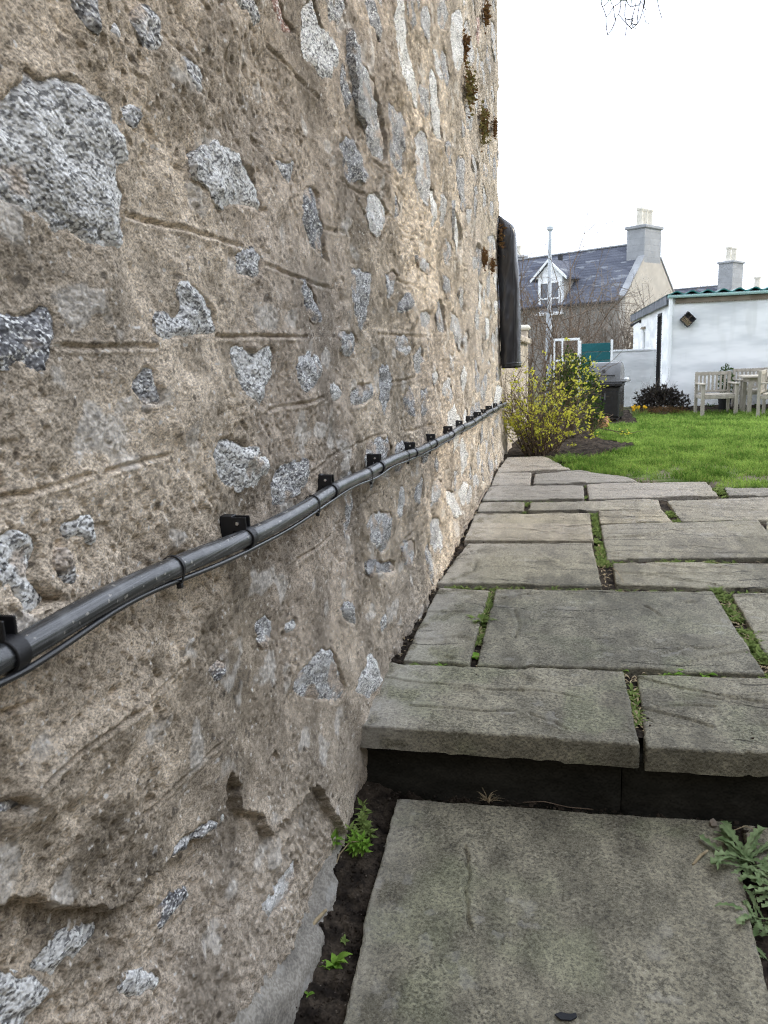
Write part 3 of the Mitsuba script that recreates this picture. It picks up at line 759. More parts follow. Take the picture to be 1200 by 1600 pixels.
# ruled lines
for ln in SCORES:
    Ls = LineString(ln)
    x0, y0, x1, y1 = Ls.buffer(0.04).bounds
    m = (Y > x0) & (Y < x1) & (Z > y0) & (Z < y1)
    if m.any():
        d = shapely.distance(shapely.points(np.column_stack([Y[m], Z[m] + 0.004 * (nz(Y[m], 0.0, 0.0, 25.0, 2, 4) - 0.5)])), Ls)
        wdt = 0.0027 + 0.0008 * max(0, Ls.coords[0][0] - 1.2)
        h[m] += -0.0062 * np.exp(-(d / wdt) ** 2) * (0.4 + 1.1 * nz(Y[m], Z[m], 0.0, 14.0, 2, 6)) + 0.0022 * np.exp(-((d - 2.6 * wdt) / wdt) ** 2)
for kind, P, size in traced:
    x0, y0, x1, y1 = P.bounds
    m = np.nonzero((Y > x0 - 0.03) & (Y < x1 + 0.03) & (Z > y0 - 0.03) & (Z < y1 + 0.03))[0]
    if not len(m):
        continue
    d = shapely.distance(shapely.points(wp[m]), P.exterior)
    ins = shapely.contains_xy(P, Y[m], Z[m])
    h[m] += np.where(ins, -0.030 * sstep(0.003, 0.012, d), (0.010 * nz(Y[m], Z[m], 0.2, 34.0, 3, 7) - 0.0035) * np.exp(-d / 0.014))
wt = Delaunay(wp).simplices
a, b, c = wp[wt[:, 0]], wp[wt[:, 1]], wp[wt[:, 2]]
ar = (b[:, 0] - a[:, 0]) * (c[:, 1] - a[:, 1]) - (b[:, 1] - a[:, 1]) * (c[:, 0] - a[:, 0])
wt = np.where((ar < 0)[:, None], wt[:, ::-1], wt)
obj('mortar', (np.column_stack([h, Y, Z]), wt), 'mat_mortar', wall_key, smooth=True)
obj('core', box(-0.55, -0.075, -0.9, y_end, -0.5, 6.58), 'mat_mortar', wall_key)
for i, (kind, P, size) in enumerate(traced):
    r_ = np.random.default_rng(100 + i)
    off = r_.uniform(-0.004, 0.004)
    tilt = r_.normal(size=2) * 0.05
    cy, cz = P.centroid.coords[0]
    sp = np.clip(0.0038 * max(1, cy), 0.004, 0.03)
    sp = max(sp, size / 28)

    def top(u, v, d):
        hh = macro(u, v) - 0.018 * broken(u, v) + off + tilt[0] * (u - cy) + tilt[1] * (v - cz)
        hh = hh - 0.007 * (1 - sstep(0, min(0.022, size * 0.22), d)) + 0.002 + (nz(u, v, 0.15, 24.0, 3, 25) - 0.5) * 0.020 * sstep(1.9, 3.4, u)
        hh = hh + (nz(u, v, i * 0.7, 16.0, 3, 2) - 0.5) * 0.026 + (nz(u, v, i * 0.7, 60.0, 2, 9) - 0.5) * 0.008
        ter = nz(u * 0.5, v + 0.4 * u, i * 0.3, 34.0, 3, 13) * 4
        return hh + 0.0035 * (np.floor(ter) + sstep(0.3, 1.0, ter - np.floor(ter)))  - 0.007
    v, f = patch(P.buffer(0.004), sp, top, 0.03, (min(0.004, size * 0.05), min(0.012, size * 0.12)), i)
    lb = {'P': 'pinkish red stone in the wall', 'W': 'pale whitish stone chip in the wall'}.get(kind)
    if i == 0:
        lb = 'largest pale granite stone, far left of the wall'
    obj('stone', (v[:, [2, 0, 1]], f), 'mat_stone_' + kind, wall_key, smooth=50, label=lb)
# cement haunch at the foot
FP = ragged(FILLET, 0.006, 0.006, 4, 40.0)
v, f = patch(FP, 0.006, lambda u, w, d: macro(u, w) + 0.006 + 0.05 * sstep(-0.10, -0.30, w) * 0.5 - 0.030 * (1 - sstep(0, 0.05, d)) + (nz(u, w, 0.2, 30.0, 3, 5) - 0.5) * 0.008, 0.04, (0.003, 0.012), 4)
obj('cement_haunch', (v[:, [2, 0, 1]], f), 'mat_cement', wall_key, smooth=50, label='smooth grey cement patch at the foot of the wall')

# ------------------------------------------------------------------ conduit, cable, clips, ties
PX = 0.040
R = 0.0165
pp = np.array(PIPE)
pp = pp[pp[:, 0] < 7.75]
ys = np.concatenate([np.linspace(0.35, 2.5, 110), np.linspace(2.53, 7.74, 110)])
from scipy.interpolate import PchipInterpolator
pz = PchipInterpolator(np.concatenate([[0.2], pp[:, 0], [8.2]]), np.concatenate([[0.81], pp[:, 1], [0.53]]))


def pipe_at(y):
    return np.stack([PX + 0.004 * np.sin(np.asarray(y) * 5.1), np.asarray(y, float) * 1.0, pz(y) + 0.0025 * np.sin(np.asarray(y) * 7.3 + 1)], -1)


single('conduit_pipe', tube(pipe_at(ys), R, 20), 'mat_pipe', 'long dark grey conduit pipe running along the stone wall', 'pipe', smooth=60)


def cable_at(y):
    p = pipe_at(y)
    ph = np.asarray(y) * 5.85
    return p + np.stack([0.009 + 0.003 * np.sin(ph * 2), 0 * p[..., 0], -0.0185 - 0.0016 * (1 + np.sin(ph)) + 0.0012 * np.sin(ph * 2.7)], -1)


single('thin_cable', tube(cable_at(ys), 0.0042, 10), 'mat_cable', 'thin black cable strapped under the conduit pipe on the wall', 'cable', smooth=60)
obj_ring = []
clip_words = ['nearest the camera at the left edge', 'second from the left edge', 'third from the left edge', 'fourth from the left edge', 'fifth from the left edge', 'sixth from the left edge',
              'seventh from the left edge', 'eighth from the left edge', 'ninth from the left edge', 'tenth from the left edge', 'fourth from its far end', 'third from its far end', 'second from its far end', 'last one by the yellow shrub']
for i, y in enumerate(CLIPS):
    c = pipe_at(y)
    lab = 'black plastic pipe clip on the wall conduit, ' + clip_words[i]
    k = thing('pipe_clip', lab, 'clip', 'pipe clips along the conduit')
    wdt = 0.011
    # band round the pipe, with thickness, a chamfered outer edge
    prof = [(R + 0.0008, -wdt), (R + 0.0030, -wdt), (R + 0.0040, -wdt + 0.001), (R + 0.0040, wdt - 0.001), (R + 0.0030, wdt), (R + 0.0008, wdt), (R + 0.0008, -wdt)]
    v, f = lathe(prof, 28)
    obj('band', (np.column_stack([v[:, 0], v[:, 2], v[:, 1]]) + c, f[:, ::-1]), 'mat_clip', k, smooth=40)
    x0 = -0.015
    top = c[2] + R
    lug = [box(c[0] - 0.026, c[0] + 0.006, y - wdt, y - wdt + 0.004, top - 0.002, top + 0.024, 0.001),
           box(c[0] - 0.026, c[0] + 0.006, y + wdt - 0.004, y + wdt, top - 0.002, top + 0.024, 0.001),
           box(c[0] - 0.045, c[0] - 0.021, y - wdt, y + wdt, top - 0.03, top + 0.026, 0.001),
           box(c[0] - 0.020, c[0] + 0.006, y - wdt + 0.0035, y + wdt - 0.0035, top - 0.001, top + 0.003, 0.0006)]
    obj('lug', cat_(lug), 'mat_clip', k)
    sc = trimesh.creation.cylinder(0.0032, 0.004, sections=14)
    obj('screw', (sc.vertices[:, [0, 2, 1]] + [c[0] - 0.010, y - wdt - 0.001, top + 0.013], sc.faces[:, ::-1]), 'mat_screw', k, smooth=40)
TIES = [1.018, 1.665, 2.205, 2.74, 3.26, 3.79, 4.30]
tie_words = ['below the second clip from the left', 'between the second and third clips', 'between the third and fourth clips', 'between the fourth and fifth clips', 'between the fifth and sixth clips', 'between the sixth and seventh clips', 'just beyond the seventh clip']
tie_words[0] = 'between the first and second clips'
for y, w in zip(TIES, tie_words):
    c, d = pipe_at(y), cable_at(y)
    a = np.linspace(0, 2 * np.pi, 30)
    ux, uz = (d - c)[0], (d - c)[2]
    ring = []
    hull = Point(c[0], c[2]).buffer(R + 0.0012).union(Point(d[0], d[2]).buffer(0.0054)).convex_hull
    e = hull.exterior
    q = np.array([e.interpolate(t * e.length / 36).coords[0] for t in range(37)])
    vv, ff = [], []
    n = 36
    for r_, yy in ((0.0, -0.003), (0.0016, -0.003), (0.0016, 0.003), (0.0, 0.003)):
        nn = q[:n] - np.array([hull.centroid.x, hull.centroid.y]); nn /= np.linalg.norm(nn, axis=1, keepdims=True)
        o = q[:n] + nn * r_
        vv.append(np.column_stack([o[:, 0], np.full(n, y + yy), o[:, 1]]))
    k = np.arange(n)
    for s in range(4):
        A_, B_ = s * n, ((s + 1) % 4) * n
        ff += [np.stack([A_ + k, B_ + k, A_ + (k + 1) % n], 1), np.stack([A_ + (k + 1) % n, B_ + k, B_ + (k + 1) % n], 1)]
    head = box(d[0] - 0.003, d[0] + 0.005, y - 0.004, y + 0.004, d[2] - 0.012, d[2] - 0.005, 0.0006)
    single('cable_tie', cat_([(np.vstack(vv), np.vstack(ff)), head]), 'mat_clip', 'thin black cable tie round the conduit, ' + w, 'cable tie')

# ------------------------------------------------------------------ ground, pavement, lower path
gx = np.concatenate([-np.geomspace(400, 1, 20), [0], np.geomspace(1, 400, 20)])
gy = np.concatenate([-np.geomspace(200, 1, 12), [0], np.geomspace(1, 600, 26)])
X, Yg = np.meshgrid(gx, gy)
i, j = np.meshgrid(np.arange(len(gy) - 1), np.arange(len(gx) - 1), indexing='ij')
nx_ = len(gx)
q = np.stack([i * nx_ + j, i * nx_ + j + 1, (i + 1) * nx_ + j + 1, (i + 1) * nx_ + j], -1).reshape(-1, 4)
obj('ground', (np.column_stack([X.ravel(), Yg.ravel(), np.full(X.size, -0.55)]), q), 'mat_ground', kind='structure')


def sheet(x0, x1, y0, y1, dx, dy, fn):
    gx, gy = np.arange(x0, x1 + dx / 2, dx), np.arange(y0, y1 + dy / 2, dy)
    X, Y = np.meshgrid(gx, gy)
    i, j = np.meshgrid(np.arange(len(gy) - 1), np.arange(len(gx) - 1), indexing='ij')
    n = len(gx)
    q = np.stack([i * n + j, i * n + j + 1, (i + 1) * n + j + 1, (i + 1) * n + j], -1).reshape(-1, 4)
    return np.column_stack([X.ravel(), Y.ravel(), fn(X.ravel(), Y.ravel())]), q


def bed_z(x, y):
    z = -0.020 + (nz(x, y, 0.0, 30.0, 3, 2) - 0.5) * 0.022
    return z + 0.03 * sstep(0.05, -0.02, x) * nz(x, y, 0.0, 14.0, 2, 5)


PAVED = Polygon([(-0.3, 0), (3.2, 0), (3.2, 5.78), (2.62, 5.80), (2.6, 6.15), (1.76, 6.08), (1.70, 6.35), (1.21, 6.36), (1.12, 6.64), (0.75, 6.97), (0.69, 7.0), (0.62, 7.24), (0.43, 7.85), (-0.3, 7.86)])
obj('pavement', sheet(-0.06, 3.2, 2.13, 7.9, 0.02, 0.02, lambda x, y: np.where(shapely.contains_xy(PAVED, x, y), bed_z(x, y), -0.14)), 'mat_soil', kind='structure', smooth=True)


CRACKS = [LineString([(0.358, 1.844), (0.380, 1.747), (0.378, 1.651), (0.406, 1.546)])]
RIVEN = [LineString([(-0.009, 2.397), (0.108, 2.371), (0.24, 2.363), (0.43, 2.365), (0.574, 2.356), (0.663, 2.331)]), LineString([(0.141, 2.202), (0.265, 2.193), (0.384, 2.193), (0.462, 2.2)]), LineString([(0.516, 2.195), (0.577, 2.154), (0.624, 2.113)]), LineString([(0.997, 2.396), (1.098, 2.387), (1.215, 2.417)]), LineString([(0.866, 2.297), (0.959, 2.323), (1.06, 2.329)]), LineString([(0.406, 3.142), (0.442, 2.938), (0.43, 2.811)]), LineString([(0.949, 3.241), (0.978, 3.18), (1.003, 3.09)]), LineString([(0.112, 4.104), (0.172, 3.875), (0.169, 3.697)]), LineString([(0.47, 4.076), (0.513, 3.976), (0.586, 3.86)]), LineString([(0.051, 4.624), (0.303, 4.671), (0.498, 4.58), (0.702, 4.495)]), LineString([(0.861, 4.443), (1.147, 4.521), (1.306, 4.425), (1.665, 4.491)]), LineString([(1.051, 4.252), (1.286, 4.296), (1.435, 4.225)]), LineString([(0.893, 3.663), (1.09, 3.744), (1.29, 3.741), (1.494, 3.78)]), LineString([(0.037, 5.793), (0.466, 5.874), (0.701, 5.772)]), LineString([(0.845, 5.929), (1.177, 6.036), (1.572, 5.93)]), LineString([(1.426, 5.241), (1.593, 5.089), (1.628, 4.979)]), LineString([(1.605, 5.37), (1.901, 5.295)])]


def slab_piece(poly, zt, th, sp, seed, parent, name='slab', ledge=1.0):
    P = ragged(poly, max(0.009, sp), 0.006, seed, 9.0)
    P = ragged(np.array(P.exterior.coords)[:-1], max(0.009, sp), 0.004, seed + 300, 45.0)
    r_ = np.random.default_rng(seed)
    cx, cy = P.centroid.coords[0]
    tilt = r_.normal(size=2) * 0.004
    phase = r_.uniform(0, 50)
    ang = r_.normal() * 0.25

    def top(u, v, d):
        hh = zt + tilt[0] * (u - cx) + tilt[1] * (v - cy)
        w = u * math.sin(ang) + v * math.cos(ang)
        s = u * math.cos(ang) - v * math.sin(ang)
        t = nz(s * 0.45 + phase, w * 1.6, phase, 2.2, 4, seed) * 5.0      # riven bedding planes with little steps
        fr = t - np.floor(t)
        hh = hh + ledge * 0.0060 * (np.floor(t) + sstep(0.0, 0.06, fr)) - ledge * 0.012 - ledge * 0.004 * np.exp(-(fr / 0.028) ** 2) * sstep(0.45, 0.6, nz(u, v, phase, 3.0, 2, 8))
        hh = hh + (nz(u, v, phase, 9.0, 3, 3) - 0.5) * 0.008 + (nz(u, v, phase, 45.0, 2, 4) - 0.5) * 0.0022
        if seed == 120:
            for cl in CRACKS:
                dc = shapely.distance(shapely.points(np.column_stack([u + 0.024 * (nz(v, u, 0.3, 30.0, 4, 2) - 0.5), v])), cl)
                hh = hh - 0.013 * np.exp(-(dc / 0.0030) ** 2) * np.clip(1.9 * nz(u, v, 0.4, 16.0, 2, 5) - 0.25, 0, 1) + 0.002 * np.exp(-((dc - 0.012) / 0.01) ** 2)
        if seed < 41:
            for cl in RIVEN:
                b0 = cl.bounds
                m = (u > b0[0] - 0.05) & (u < b0[2] + 0.05) & (v > b0[1] - 0.05) & (v < b0[3] + 0.05)
                if m.any():
                    wd = 0.0038 + 0.0013 * max(0, b0[1] - 2.0)
                    dc = shapely.distance(shapely.points(np.column_stack([u[m], v[m] + 0.03 * (nz(u[m], 0.5, 0.3, 9.0, 4, 2) - 0.5)])), cl)
                    hh[m] += -0.012 * np.exp(-(dc / wd) ** 2) * (-0.15 + 1.3 * nz(u[m], v[m], 0.0, 11.0, 2, 8)) + 0.0025 * np.exp(-((dc - 0.016) / 0.014) ** 2)
        r0 = 0.007
        hh = hh - 0.004 * sstep(0.62, 0.75, nz(u, v, phase + 3, 24.0, 2, 9)) * np.exp(-d / 0.02)
        dd = np.clip(d, 0, r0)
        return hh - (r0 - np.sqrt(np.maximum(r0 * r0 - (r0 - dd) ** 2, 0)))
    v, f = patch(P, sp, top, th, (0.0015, 0.006), seed)
    n = len(P.exterior.coords) - 1
    return obj(name, (v, f), 'mat_slab_' + 'abacabcaab'[seed * 7 % 10], parent, smooth=45)


for i, pl in enumerate(SLABS):
    cy = np.mean([p[1] for p in pl])
    front = i < 2
    slab_piece(pl, 0.0 if front else 0.0, 0.066 if front else 0.05, 0.0045 if cy < 2.5 else 0.007 if cy < 3.5 else 0.011 if cy < 5 else 0.018, 20 + i, 'pavement')
# flags beyond the right edge of the view
for i, pl in enumerate([[(1.66, 2.09), (1.68, 2.56), (2.5, 2.58), (2.5, 2.11)], [(1.86, 2.64), (1.88, 3.5), (2.7, 3.53), (2.68, 2.66)], [(1.86, 3.56), (1.80, 4.0), (2.7, 4.05), (2.7, 3.56)],
                        [(2.34, 4.14), (2.30, 4.97), (3.1, 5.0), (3.1, 4.15)], [(2.26, 5.02), (2.24, 5.72), (3.1, 5.75), (3.1, 5.04)]]):
    slab_piece(pl, 0.0, 0.05, 0.05, 70 + i, 'pavement')
# riser under the overhanging step flags: rough dark blocks
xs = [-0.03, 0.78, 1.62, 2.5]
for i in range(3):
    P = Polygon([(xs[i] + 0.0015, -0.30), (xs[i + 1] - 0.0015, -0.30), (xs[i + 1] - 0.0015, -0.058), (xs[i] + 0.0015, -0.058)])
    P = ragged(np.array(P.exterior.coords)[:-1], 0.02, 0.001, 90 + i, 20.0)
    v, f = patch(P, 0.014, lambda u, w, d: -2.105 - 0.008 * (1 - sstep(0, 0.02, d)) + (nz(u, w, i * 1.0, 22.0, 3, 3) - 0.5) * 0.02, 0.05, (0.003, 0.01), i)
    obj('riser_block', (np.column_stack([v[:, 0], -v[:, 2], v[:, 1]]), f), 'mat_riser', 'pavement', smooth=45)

ZL = -0.225


def soil_z(x, y):
    z = ZL - 0.030 + (nz(x, y, 0.0, 9.0, 3, 3) - 0.5) * 0.05 + (nz(x, y, 0.0, 45.0, 3, 4) - 0.5) * 0.022 + (nz(x, y, 0.0, 130.0, 2, 6) - 0.5) * 0.007
    return z + 0.028 * sstep(0.14, 0.02, x) + 0.01


obj('soil', sheet(-0.06, 0.34, 0.3, 2.15, 0.004, 0.004, soil_z), 'mat_soil', kind='structure', smooth=True)
obj('path', sheet(0.28, 2.6, -2.0, 2.15, 0.03, 0.03, lambda x, y: ZL - 0.025 + (nz(x, y, 0.0, 20.0, 3, 3) - 0.5) * 0.02), 'mat_soil', kind='structure', smooth=True)
LOW = [[(0.128, 2.035), (1.068, 2.075), (1.045, 1.75), (1.028, 1.46), (1.03, 0.95), (1.03, 0.42), (0.20, 0.40), (0.195, 1.0), (0.185, 1.25), (0.150, 1.60)],
       [(1.10, 2.07), (1.9, 2.09), (1.9, 1.32), (1.075, 1.30), (1.09, 1.6)], [(1.075, 1.27), (1.9, 1.29), (1.9, 0.45), (1.07, 0.44)]]
for i, pl in enumerate(LOW):
    slab_piece(pl, ZL + 0.004 * i, 0.05, 0.0045 if i == 0 else 0.014, 120 + i, 'path', ledge=0.55)
# ------------------------------------------------------------------ lawn and beds
BED = Polygon([(-0.2, 7.86), (0.43, 7.86), (0.60, 7.55), (0.72, 7.78), (0.93, 8.25), (1.20, 8.7), (1.40, 9.1), (1.44, 9.7), (1.20, 10.4), (1.02, 11.2), (1.10, 13.2), (1.16, 14.2), (1.9, 14.4), (2.0, 16.0), (2.0, 17.4), (-0.2, 17.4)])


def lawn_z(x, y):
    return 0.004 - 0.375 * sstep(5.5, 16.0, y) + (nz(x, y, 0.0, 0.9, 2, 3) - 0.5) * 0.05 * sstep(6, 8, y)


def lawn_s(x, y):
    ins = shapely.contains_xy(PAVED, x, y)
    return np.where(ins, -0.075, lawn_z(x, y) - 0.004 + (nz(x, y, 0.0, 12.0, 2, 3) - 0.5) * 0.02)


obj('lawn', sheet(-0.3, 12.0, 5.5, 16.9, 0.06, 0.06, lawn_s), 'mat_lawn', kind='structure', smooth=True)
sh = sheet(-0.2, 2.05, 7.4, 17.45, 0.035, 0.035, lambda x, y: np.where(shapely.contains_xy(BED, x, y), lawn_z(x, y) + 0.015 + (nz(x, y, 0.0, 12.0, 3, 3) - 0.5) * 0.06 + (nz(x, y, 0.0, 4.0, 2, 3) - 0.5) * 0.05, lawn_z(x, y) - 0.12))
obj('flower_bed', sh, 'mat_soil', kind='structure', smooth=True)
obj('border', sheet(2.0, 12.0, 16.75, 17.6, 0.05, 0.05, lambda x, y: -0.36 + (nz(x, y, 0.0, 8.0, 3, 3) - 0.5) * 0.07 + 0.06 * sstep(16.75, 17.1, y)), 'mat_soil', kind='structure', smooth=True)
rng = np.random.default_rng(21)


def blades(n, xr, yr, hgt, wid, dens=None):
    x, y = rng.uniform(*xr, n), rng.uniform(*yr, n)
    keep = ~shapely.contains_xy(PAVED, x, y) & ~shapely.contains_xy(BED, x, y)
    keep &= rng.random(n) < (0.06 + 0.94 * sstep(0.40, 0.56, nz(x, y, 0.0, 3.5, 3, 77) + 0.22 * sstep(6.0, 7.6, y)) if dens else 1.0)
    keep |= False
    x, y = x[keep], y[keep]; n = len(x)
    z = lawn_z(x, y) - 0.008
    hh = hgt * rng.uniform(0.45, 1.25, n) * (0.3 + 1.4 * nz(x, y, 0.0, 5.0, 2, 5)); w = wid * rng.uniform(0.6, 1.3, n)
    az = rng.uniform(0, 2 * np.pi, n); lean = rng.uniform(0.1, 1.0, n); la = rng.uniform(0, 2 * np.pi, n)
    s = np.stack([np.cos(az), np.sin(az), 0 * az], 1) * w[:, None] * 0.5
    b = np.stack([x, y, z], 1)
    l = np.stack([np.cos(la) * lean, np.sin(la) * lean, 0 * la], 1) * hh[:, None]
    mid = b + l * 0.35 + [0, 0, 1] * (hh * 0.6)[:, None]
    tip = b + l + [0, 0, 1] * (hh * np.sqrt(np.maximum(1 - lean ** 2 * 0.6, 0.15)))[:, None]
    v = np.stack([b - s, b + s, mid + s * 0.8, mid - s * 0.8, tip], 1).reshape(-1, 3)
    o = np.arange(n)[:, None] * 5
    return v, np.concatenate([o + [0, 1, 2], o + [0, 2, 3], o + [3, 2, 4]])


gr = [blades(52000, (0.4, 3.6), (5.75, 8.0), 0.055, 0.0050, True), blades(46000, (0.4, 4.6), (8.0, 11.5), 0.062, 0.0080), blades(42000, (0.8, 6.5), (11.5, 16.85), 0.070, 0.013)]
obj('grass', cat_(gr), 'mat_grass', kind='stuff')
labels['grass'] = {'label': 'short bright green lawn grass beyond the paving', 'category': 'grass', 'kind': 'stuff'}

# taller tuft at the lawn corner beside the shrub
tv = []
for _ in range(260):
    a = rng.uniform(0, 2 * np.pi); r = 0.16 * rng.random() ** 0.5
    tv.append(strap((0.66 + r * np.cos(a), 7.5 + r * np.sin(a), 0.0), rng.uniform(0, 6.28), rng.uniform(0.06, 0.14), 0.006, rng.uniform(0.9, 1.4), rng, segs=3))
single('grass_tuft', cat_(tv), 'mat_grass', 'longer bright grass tuft between the far paving corner and the shrub', 'grass tuft')

# ------------------------------------------------------------------ shrubs


def branch(p, d, L, r, rng, depth, out, tips, spread=0.5, droop=0.0, seg=5):
    pts = [np.array(p, float)]
    d = np.array(d, float) / np.linalg.norm(d)
    for s in range(seg):
        d = d + rng.normal(size=3) * 0.13 + [0, 0, -droop]
        d /= np.linalg.norm(d)
        pts.append(pts[-1] + d * L / seg)
        if depth > 0 and s >= 1 and rng.random() < 0.75:
            nd = d + rng.normal(size=3) * spread
            branch(pts[-1], nd, L * rng.uniform(0.35, 0.65), r * 0.6, rng, depth - 1, out, tips, spread, droop, max(3, seg - 1))
    pts = np.array(pts)
    out.append(tube(pts, np.linspace(r, r * 0.35, len(pts)), 4 if r > 0.004 else 3, False))
    for k in range(1, len(pts)):
        tips.append((pts[k], d, depth))


out, tips = [], []
rb = np.random.default_rng(8)
for k in range(74):
    a = rb.uniform(0, 2 * np.pi); lean = rb.uniform(0.1, 0.60)
    base = (0.36 + 0.18 * np.cos(a) * rb.random(), 8.35 + 0.2 * np.sin(a) * rb.random(), -0.05)
    d = (np.cos(a) * lean + 0.02, np.sin(a) * lean, 1.0)
    branch(base, d, rb.uniform(0.42, 0.95) * (1.0 - 0.3 * lean), rb.uniform(0.004, 0.009), rb, 2, out, tips, 0.55, 0.03)
branch((0.45, 8.25, 0), (0.55, -0.2, 0.40), 0.62, 0.010, rb, 2, out, tips, 0.4, 0.0)
branch((0.35, 8.25, 0), (-0.3, -0.3, 0.5), 0.6, 0.008, rb, 2, out, tips, 0.4, 0.0)
sk = thing('flowering_shrub', 'twiggy shrub with bright yellow green young leaves at the end of the stone wall', 'shrub')
obj('branches', cat_(out), 'mat_twig', sk)
tp = np.array([t[0] for t in tips]); td = np.array([t[1] for t in tips])
low = 0.35 + 0.65 * np.exp(-((tp[:, 2] - 0.22) / 0.30) ** 2)
pick = (rb.random(len(tp)) < 0.36 * low) & (nz(tp[:, 0], tp[:, 1], tp[:, 2], 6.0, 2, 3) > 0.42)
P0, D0 = [], []
for p, d in zip(tp[pick], td[pick]):
    for _ in range(rb.integers(3, 8)):
        P0.append(p + rb.normal(size=3) * 0.012); D0.append(d + rb.normal(size=3) * 0.8)
obj('leaves', leaves(np.array(P0), np.array(D0), rb.uniform(0.022, 0.046, len(P0)), rb.uniform(0.014, 0.027, len(P0)), rb), 'mat_leaf_yellow', sk)


def dome_shrub(name, label, c, rx, ry, rz, n, ll, lw, mat, seed, cat='shrub', twig='mat_twig', stems=14):
    r_ = np.random.default_rng(seed)
    k = thing(name, label, cat)
    out, tips = [], []
    for _ in range(stems):
        a = r_.uniform(0, 6.28); l = r_.uniform(0.1, 0.7)
        branch((c[0], c[1], c[2]), (np.cos(a) * l * rx / rz * 1.4, np.sin(a) * l * ry / rz * 1.4, 1), rz * r_.uniform(0.7, 1.05), 0.008, r_, 1, out, tips, 0.5)
    obj('branches', cat_(out), twig, k)
    d = r_.normal(size=(n, 3)); d /= np.linalg.norm(d, axis=1, keepdims=True)
    d[:, 2] = np.abs(d[:, 2]) * 1.6 - 0.5
    rad = r_.random(n) ** 0.45
    lump = 0.72 + 0.55 * nz(d[:, 0] + seed, d[:, 1], d[:, 2], 2.6, 2, seed)
    p = np.array(c) + [0, 0, rz * 0.45] + d * rad[:, None] * lump[:, None] * [rx, ry, rz * 0.55]
    ok = p[:, 2] > c[2]
    p, d = p[ok], d[ok]
    obj('leaves', leaves(p, d + r_.normal(size=d.shape) * 0.7, r_.uniform(0.6, 1.2, len(p)) * ll, r_.uniform(0.7, 1.2, len(p)) * lw, r_), mat, k)
    return k


dk = dome_shrub('evergreen_shrub', 'dense dark green shrub behind the yellow shrub, left of the barbecue', (0.72, 11.2, -0.15), 0.42, 0.45, 1.12, 2600, 0.055, 0.028, 'mat_leaf_dark', 31)
r_ = np.random.default_rng(4)
d = r_.normal(size=(240, 3)); d /= np.linalg.norm(d, axis=1, keepdims=True); d[:, 2] = np.abs(d[:, 2])
p = np.array([0.72, 11.2, 0.45]) + d * [0.44, 0.46, 0.5] * r_.uniform(0.8, 1.05, (240, 1))
obj('young_leaves', leaves(p, d + r_.normal(size=d.shape) * 0.6, 0.045, 0.024, r_), 'mat_leaf_yellow', dk, label='yellow green young leaves on the dark shrub')
dome_shrub('low_shrub', 'low rounded bluish green shrub at the foot of the dark shrub', (0.98, 11.0, -0.17), 0.22, 0.25, 0.42, 900, 0.03, 0.012, 'mat_leaf_dark', 32)
dome_shrub('hellebore_clump', 'dark purplish leafy clump at the corner of the white outbuilding', (2.55, 16.9, -0.38), 0.55, 0.35, 0.52, 1300, 0.09, 0.045, 'mat_leaf_purple', 33, 'plant')


def bare(name, label, c, h, w, n, seed, mat='mat_twig', r0=0.02, depth=3, cat='bare shrub', spread=0.5, lean=(0, 0)):
    r_ = np.random.default_rng(seed)
    out, tips = [], []
    for _ in range(n):
        a = r_.uniform(0, 6.28); l = r_.random() ** 0.5
        branch((c[0] + w * 0.7 * l * np.cos(a), c[1] + w * 0.5 * l * np.sin(a), c[2]), (np.cos(a) * l * w / h + lean[0], np.sin(a) * l * w / h + lean[1], 1), h * r_.uniform(0.55, 0.9), r0 * r_.uniform(0.6, 1.1), r_, depth, out, tips, spread)
    return single(name, cat_(out), mat, label, cat)


bare('bare_tree', 'tall leafless brown shrub beside the metal pole, in front of the slate roof', (-0.30, 21.0, -0.5), 3.5, 1.3, 34, 41, 'mat_twig', 0.026, 3, 'bare tree')
bare('bare_hedge', 'tangled leafless grey brown shrub under the eaves of the stone house', (2.35, 32.0, -0.5), 3.3, 2.6, 105, 42, 'mat_twig_grey', 0.035, 3, 'bare shrub', 0.55)
bare('bare_climber', 'leafless reddish shrub under the dormer, behind the white frame', (0.4, 27.0, -0.5), 2.6, 1.5, 26, 43, 'mat_twig', 0.025, 3)
bare('dead_stems', 'dry brown flower stems standing beside the dark door of the outbuilding', (2.45, 17.15, -0.38), 0.75, 0.35, 9, 44, 'mat_twig', 0.006, 1, 'plant', 0.25)

